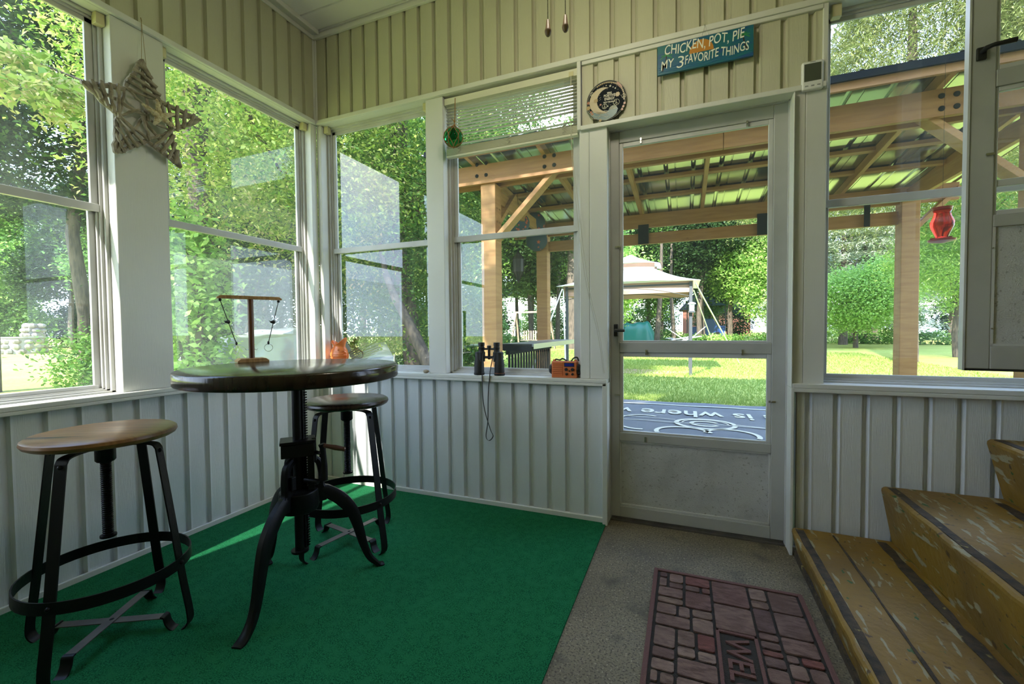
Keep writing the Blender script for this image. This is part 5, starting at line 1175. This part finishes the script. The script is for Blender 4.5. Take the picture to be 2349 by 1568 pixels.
for q in ((800, 812, 2.0), (850, 787, 2.9), (905, 812, 2.4)):
    p = P(q[0], q[1], 'y', q[2]); MB().tube([p, (p.x, p.y, GZ)], .012, 6).build('bar', 'steel', fm)

# houses beyond the woods, seen as bright gaps between trunks
def house(x0, x1, y, z1, m, label, n=3, roofm='roof_top'):
    t = thing('house', ((x0+x1)/2, y, GZ), label, 'house', 'houses beyond the woods'); MB().box(x0, x1, y, y+7, GZ, z1).build('wall', m, t)
    MB().prism([(x0-.5, z1), (x1+.5, z1), (x1-1.5, z1+2.2), (x0+1.5, z1+2.2)], lambda u, v_, d_: (u, d_, v_), y-.4, y+7.4).build('roof', roofm, t)
    for k in range(n):
        q = x0+(x1-x0)*(k+.5)/n; MB().box(q-.5, q+.5, y-.05, y+.02, 1.1, 2.3).build('window', 'window_dark', t)
house(-30, -14, 62, 6.2, 'house_white', 'white house beyond the woods behind the first back window'); house(-11, -1, 60, 6.0, 'house_white', 'white house beyond the woods behind the pergola posts')
house(2, 10, 60, 3.3, 'brick_red', 'low brick building beyond the woods behind the gazebo', 0); house(12, 21, 58, 6, 'house_white', 'white house beyond the woods seen through the door')
house(24, 40, 52, 5.0, 'house_white', 'pale sided house right of the large right-hand trees')

# ------------------------------------------------------------------ trees
def tree(name, base, h, crown, n_cl, per, size, lm, label, tr=.22, group=None, spread=.28, droop=0., seed=1, lean=(0, 0), aspect=.55, up=.6, flat=.5, inner=.45, extra=None, limbs=5):
    t = thing(name, (base[0], base[1], GZ), label, 'tree', group); r_ = random.Random(seed)
    b = Vector((base[0], base[1], GZ)); tp = b+Vector((lean[0], lean[1], h)); k = 6
    pts = [b.lerp(tp, i/k)+Vector((r_.uniform(-.06, .06)*i, r_.uniform(-.06, .06)*i, 0))*(1 if 0 < i < k else 0) for i in range(k+1)]
    lb = []
    for i in range(limbs):
        c = crown[i % len(crown)]; a = b.lerp(tp, r_.uniform(.35, .8)); lb.append((a, Vector(c[:3])+Vector((r_.uniform(-.4, .4)*c[3], r_.uniform(-.4, .4)*c[4], r_.uniform(-.3, .3)*c[5])), tr*.4))
    trunk('trunk', pts, tr, tr*.25, t, 12, lb)
    fo = leaves('foliage', lm, shell(crown, n_cl, seed, inner), spread, per, size, t, droop, aspect, seed, up, flat)
    if extra: leaves('foliage', extra[0], shell(extra[3] if len(extra) > 3 else crown, extra[1], seed+50, .8), spread, extra[2], size, t, droop+.5, aspect, seed+51, up, flat)
    return t
# near trees left of the porch
tree('maple_tree', (-3.4, 1.4), 8, [(-2.9, 1.35, 3.8, 1.4, 1.3, 1.7), (-2.7, .55, 3.3, .5, .4, .7), (-2.4, 2.6, 3.3, 1.3, 1.4, 1.5), (-3.6, 2.4, 5.6, 2.4, 2.4, 2.2)], 2900, 26, .060, 'leaf_maple', 'near maple with yellow-green seed clusters outside the second left window', .16, spread=.22, droop=.4, seed=11, extra=('leaf_seed', 520, 16))
tree('maple_tree', (-1.35, 3.1), 7.5, [(-1.9, 3.6, 4.6, 1.9, 1.5, 1.8), (-1.2, 3.3, 2.7, .95, .8, 1.0), (-1.5, 3.4, 1.3, .75, .7, .8), (-2.6, 4.0, 2.6, 1.2, 1.1, 1.3), (-.75, 4.6, 4.2, 1.0, 1.1, 1.6)], 2900, 24, .058, 'leaf_mid', 'leaning maple with a bare trunk outside the first back window', .15, spread=.2, droop=.4, seed=12, lean=(-1.0, .7), extra=('leaf_maple', 900, 18))
lt = [t_ for t_ in bpy.data.objects if t_.name == 'maple_tree.001'][0]
trunk('trunk', [P(990, 850, 'y', 2.35), P(962, 790, 'y', 2.38), P(935, 735, 'y', 2.42), P(905, 680, 'y', 2.5), P(884, 625, 'y', 2.6), P(872, 560, 'y', 2.8)], .085, .03, lt, 10)
# branch of the maple reaching over at the leftmost window
t = thing('maple_branch_tree', (-3.9, -2.4, GZ), 'tree whose bright seed-laden branch hangs into the leftmost window', 'tree')
b0 = P(60, 150, 'x', -2.0); b1 = P(150, 200, 'x', -2.0); b2 = P(10, 120, 'x', -2.4)
trunk('trunk', [(-3.9, -2.6, GZ), (-3.95, -2.6, 2), (-3.7, -2.5, 4), (-3.6, -2.3, 6)], .15, .06, t, 10, [((-3.8, -2.5, 3.0), tuple(b1+Vector((0, .1, .1))), .03)])
cl = []
rb_ = random.Random(8)
for (cx_, cy_, s_) in ((20, 110, 22), (60, 130, 24), (100, 165, 24), (140, 190, 26), (170, 200, 22), (110, 215, 22), (150, 235, 16), (60, 200, 22), (20, 180, 24), (130, 260, 12), (-30, 130, 26), (-60, 180, 30)):
    for k in range(7): cl.append(P(cx_+rb_.gauss(0, s_*.7), cy_+rb_.gauss(0, s_*.5), 'x', -2.0+rb_.gauss(0, .15)))
leaves('foliage', 'leaf_seed', [tuple(q) for q in cl], .055, 13, .05, t, .7, .45, 6); leaves('foliage', 'leaf_maple', [tuple(q) for q in cl], .07, 9, .07, t, .4, .6, 7)
tree('shading_tree', (-3.9, -8.5), 7, [(-2.1, -5.7, 8.8, 1.4, 1.2, 1.2), (-4.0, -7.5, 8.0, 1.8, 1.8, 1.8)], 500, 22, .12, 'leaf_mid', 'unseen tree added behind the porch to shade the left pergola posts', .16, seed=33, spread=.3)  # out of view, crown added to throw shade on the left pergola posts
# dark leafy masses to the left
def shrub(base, r_, h, lm, label, n_cl, per, size, seed, spread=.22):
    t = thing('shrub', (base[0], base[1], GZ), label, 'shrub'); trunk('stems', [(base[0], base[1], GZ), (base[0]+.1, base[1]+.1, h*.5), (base[0]-.1, base[1], h*.85)], .05, .015, t, 6, [((base[0], base[1], .3), (base[0]+r_*.6, base[1], h*.6), .02), ((base[0], base[1], .3), (base[0]-r_*.5, base[1]+r_*.4, h*.6), .02)])
    leaves('foliage', lm, shell([(base[0], base[1], GZ+h*.5, r_, r_, h*.52)], n_cl, seed, .5), spread, per, size, t, .1, .6, seed); return t
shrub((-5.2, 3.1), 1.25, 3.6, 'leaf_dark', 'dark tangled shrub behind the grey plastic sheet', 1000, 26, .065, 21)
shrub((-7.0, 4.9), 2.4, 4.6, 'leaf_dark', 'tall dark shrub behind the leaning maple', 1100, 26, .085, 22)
shrub((-3.6, 5.9), 1.9, 3.8, 'leaf_mid', 'leafy shrub left of the pergola', 900, 24, .085, 23)
shrub((-3.0, 7.9), .9, 2.2, 'leaf_mid', 'low green shrub behind the left pergola post', 600, 22, .085, 27)
shrub((-7.0, 2.30), .80, 1.30, 'leaf_mid', 'low spreading bush at the lower right of the leftmost window', 420, 20, .075, 24)
shrub((-3.0, .98), .38, 2.6, 'leaf_bright', 'bright green climbing bush at the left edge of the second left window', 260, 22, .085, 25, .13)
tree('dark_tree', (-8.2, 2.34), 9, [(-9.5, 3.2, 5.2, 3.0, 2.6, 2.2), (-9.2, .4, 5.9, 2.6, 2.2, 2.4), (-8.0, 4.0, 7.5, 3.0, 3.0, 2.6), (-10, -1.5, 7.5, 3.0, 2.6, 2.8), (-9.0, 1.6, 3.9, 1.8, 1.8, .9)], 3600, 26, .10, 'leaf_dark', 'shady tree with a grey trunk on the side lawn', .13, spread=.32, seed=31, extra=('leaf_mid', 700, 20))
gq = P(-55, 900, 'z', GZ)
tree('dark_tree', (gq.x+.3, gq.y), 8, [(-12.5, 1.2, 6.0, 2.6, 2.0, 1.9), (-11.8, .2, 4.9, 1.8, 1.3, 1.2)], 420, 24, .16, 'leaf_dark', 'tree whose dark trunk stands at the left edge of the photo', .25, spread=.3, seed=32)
# bright broadleaf trees and conifers on the right
tree('sumac_tree', (11.3, 18.0), 5.2, [(11.6, 17.6, 3.4, 1.7, 1.2, 1.7), (13.6, 18.2, 4.1, 2.0, 1.4, 2.0), (10.3, 17.4, 3.6, 1.0, 1.0, 1.2), (12.5, 18, 5.6, 1.8, 1.4, 1.3)], 2200, 24, .135, 'leaf_bright', 'bright light green feathery tree beside the hanging red feeder', .10, spread=.34, droop=.6, seed=41, aspect=.28)
tree('shade_tree', (10.6, 25.5), 4.6, [(10.4, 25, 2.3, 1.9, 1.4, 1.6), (11.6, 25.4, 2.9, 1.4, 1.2, 1.5)], 1500, 24, .125, 'leaf_bright', 'rounded light green bush-like tree below the spruce', .12, spread=.36, seed=42)
def conifer(base, h, r_, lm, label, n, size, seed, group=None, z0=1.2, name='spruce_tree', hang=.5):
    t = thing(name, (base[0], base[1], GZ), label, 'tree', group); trunk('trunk', [(base[0], base[1], GZ), (base[0], base[1], h*.5), (base[0], base[1], h)], .02*h, .02, t, 8)
    r = np.random.default_rng(seed); k = n; u = r.uniform(0, 1, k)**.75; z = z0+(h-z0)*u; rad = r_*(1-u)**.8*r.uniform(.35, 1, k)**.5+.15; a = r.uniform(0, 2*PI, k); tier = np.round(z/.7)*.7*.6+z*.4
    c = np.stack([base[0]+rad*np.cos(a), base[1]+rad*np.sin(a), tier-.22*rad], 1)
    leaves('foliage', lm, c, .30, 22, size, t, hang, .20, seed+1, .9, .28); return t
conifer((11.3, 30), 12.5, 4.6, 'leaf_spruce', 'blue-grey layered spruce at the left of the right-hand window', 2800, .24, 51, z0=1.8)
conifer((8.7, 14.8), 15, 3.6, 'leaf_conifer', 'tall drooping conifer above the pergola roof, left one in the right-hand window', 4200, .16, 52, None, 5.2, 'conifer_tree', 1.6)
conifer((11.6, 13.5), 15, 3.4, 'leaf_conifer', 'tall drooping conifer above the pergola roof, right of its twin', 4200, .16, 53, None, 5.6, 'conifer_tree', 1.6)
conifer((7.1, 19.8), 13, 2.8, 'leaf_conifer', 'slender drooping conifer rising behind the pergola roof, nearest the door', 2800, .16, 54, None, 6.2, 'conifer_tree', 1.6)
# tall broadleaf trees and trunks of the wood line; copies of three models
def wood(seed, h, lm, z0=2.5, low=True, ex=None):
    r_ = random.Random(seed); cr = []
    for k in range(7): z = z0+1.2+(h-z0-2)*k/6; w_ = 2.7*(1-.45*abs(k/6-.45)*2); cr.append((r_.uniform(-1.2, 1.2), r_.uniform(-1.2, 1.2), z, w_, w_*.9, 1.6))
    return tree('woodland_tree', (0, 0), h*.9, cr, 1250, 24, .24, lm, 'tall leafy tree in the dark wood line beyond the far lawn', .20, 'trees of the far wood line', .42, seed=seed, inner=.3, extra=ex, limbs=7)
protos = [wood(61, 13, 'leaf_mid', 2.2), wood(62, 12, 'leaf_dark', 3.2), wood(63, 14, 'leaf_mid', 3.4, ex=('leaf_bright', 500, 20)), wood(64, 10.5, 'leaf_bright', 1.4)]
spots = [(-13, 30, 0), (-9.5, 31.5, 1), (-6.2, 34, 2), (-2.8, 36, 1), (.4, 37, 0), (3.4, 36, 1), (5.8, 38, 2), (8.4, 36.5, 3), (9.8, 40, 1), (-11.5, 37, 2), (-7.5, 40, 0), (-1, 42, 2), (4.5, 44, 0), (12, 43, 2), (16.5, 41, 1), (19.5, 37, 0), (22, 32, 2),
         (-16.5, 27, 1), (-19, 22.5, 2), (-22, 28, 0), (-24, 20, 1), (26, 30, 0), (-9.5, 21, 2), (-13.5, 18.5, 0), (-5.3, 22.5, 1), (-2.3, 26.5, 3),
         (-27, 12.5, 0), (-40, 15.5, 1), (-42, 21, 2), (-38, 26, 0), (-48, 9.5, 0), (-47, 15, 3), (-31, 22, 1), (-52, 4, 2), (-50, -1.5, 1), (-18, 14, 2), (-46, -6, 0)]
used = set()
for i, (x_, y_, k) in enumerate(spots):
    rot = random.uniform(0, 2*PI)
    if k not in used: used.add(k); protos[k].location = (x_, y_, GZ); protos[k].rotation_euler = (0, 0, rot); r0 = protos[k]
    else: r0 = dup(protos[k], (x_, y_, GZ), rot)
    s_ = random.uniform(.85, 1.15); r0.scale = (s_, s_, s_*random.uniform(.95, 1.1))
# slim bare trunks in the woods
for i in range(16):
    x_ = random.uniform(-14, 14); y_ = random.uniform(31, 38); o_ = trunk('bare_trunk', [(x_, y_, GZ), (x_+random.uniform(-.3, .3), y_, 4), (x_+random.uniform(-.6, .6), y_, 8)], random.uniform(.10, .22), .08, None, 8)
    tag(o_, 'slim bare trunk standing in the far wood line', 'tree trunk', 'bare trunks of the far wood line')
p = P(1316, 780, 'y', 22); o_ = trunk('bare_trunk', [(p.x, 22, GZ), (p.x, 22, 4), (p.x+.1, 22, 9)], .42, .30, None, 14); tag(o_, 'thick pale trunk left of the door behind the guy strap', 'tree trunk')
# hedge-like bushes deep in the wood line, closing the gaps under the crowns
for i, (x_, y_) in enumerate([(-26, 38), (-19, 41), (-12.5, 44), (-7, 46), (-1.5, 48), (6, 50), (17.5, 44), (23, 40), (-34, 24), (-46, 18.5), (-52, 12.5), (-55, 6), (-56, 0), (-49, 10), (-45, 14.5), (-41, 17.5), (-53, 8.5), (-15, 33), (-21, 31), (-44, 25)]):
    t = thing('hedge_bush', (x_, y_, GZ), 'dense tall bush deep in the shaded wood line', 'shrub', 'bushes deep in the wood line')
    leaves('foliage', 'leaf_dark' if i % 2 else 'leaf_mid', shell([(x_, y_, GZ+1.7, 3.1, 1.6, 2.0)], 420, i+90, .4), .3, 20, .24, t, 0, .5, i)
    trunk('stems', [(x_, y_, GZ), (x_+.1, y_, 1), (x_, y_+.1, 2.6)], .06, .02, t, 5)
# undergrowth along the wood edge
ug = []
r = np.random.default_rng(77)
for i in range(16):
    x_ = -15+i*2.2; y_ = 34.5-.02*(x_-3)**2+r.uniform(-.5, .5)
    t = thing('undergrowth_bush', (x_, y_, GZ), 'low bush in the undergrowth along the wood edge', 'shrub', 'undergrowth along the wood edge'); 
    hgt = r.uniform(.5, 1.1); leaves('foliage', 'leaf_mid' if i % 3 else 'leaf_bright', shell([(x_, y_, GZ+.35*hgt, 1.5, .9, .6*hgt)], 60, i+5, .4), .2, 18, .2, t, 0, .5, i)
    trunk('stems', [(x_, y_, GZ), (x_+.1, y_, GZ+.3), (x_, y_+.1, GZ+.6*hgt)], .03, .01, t, 5)
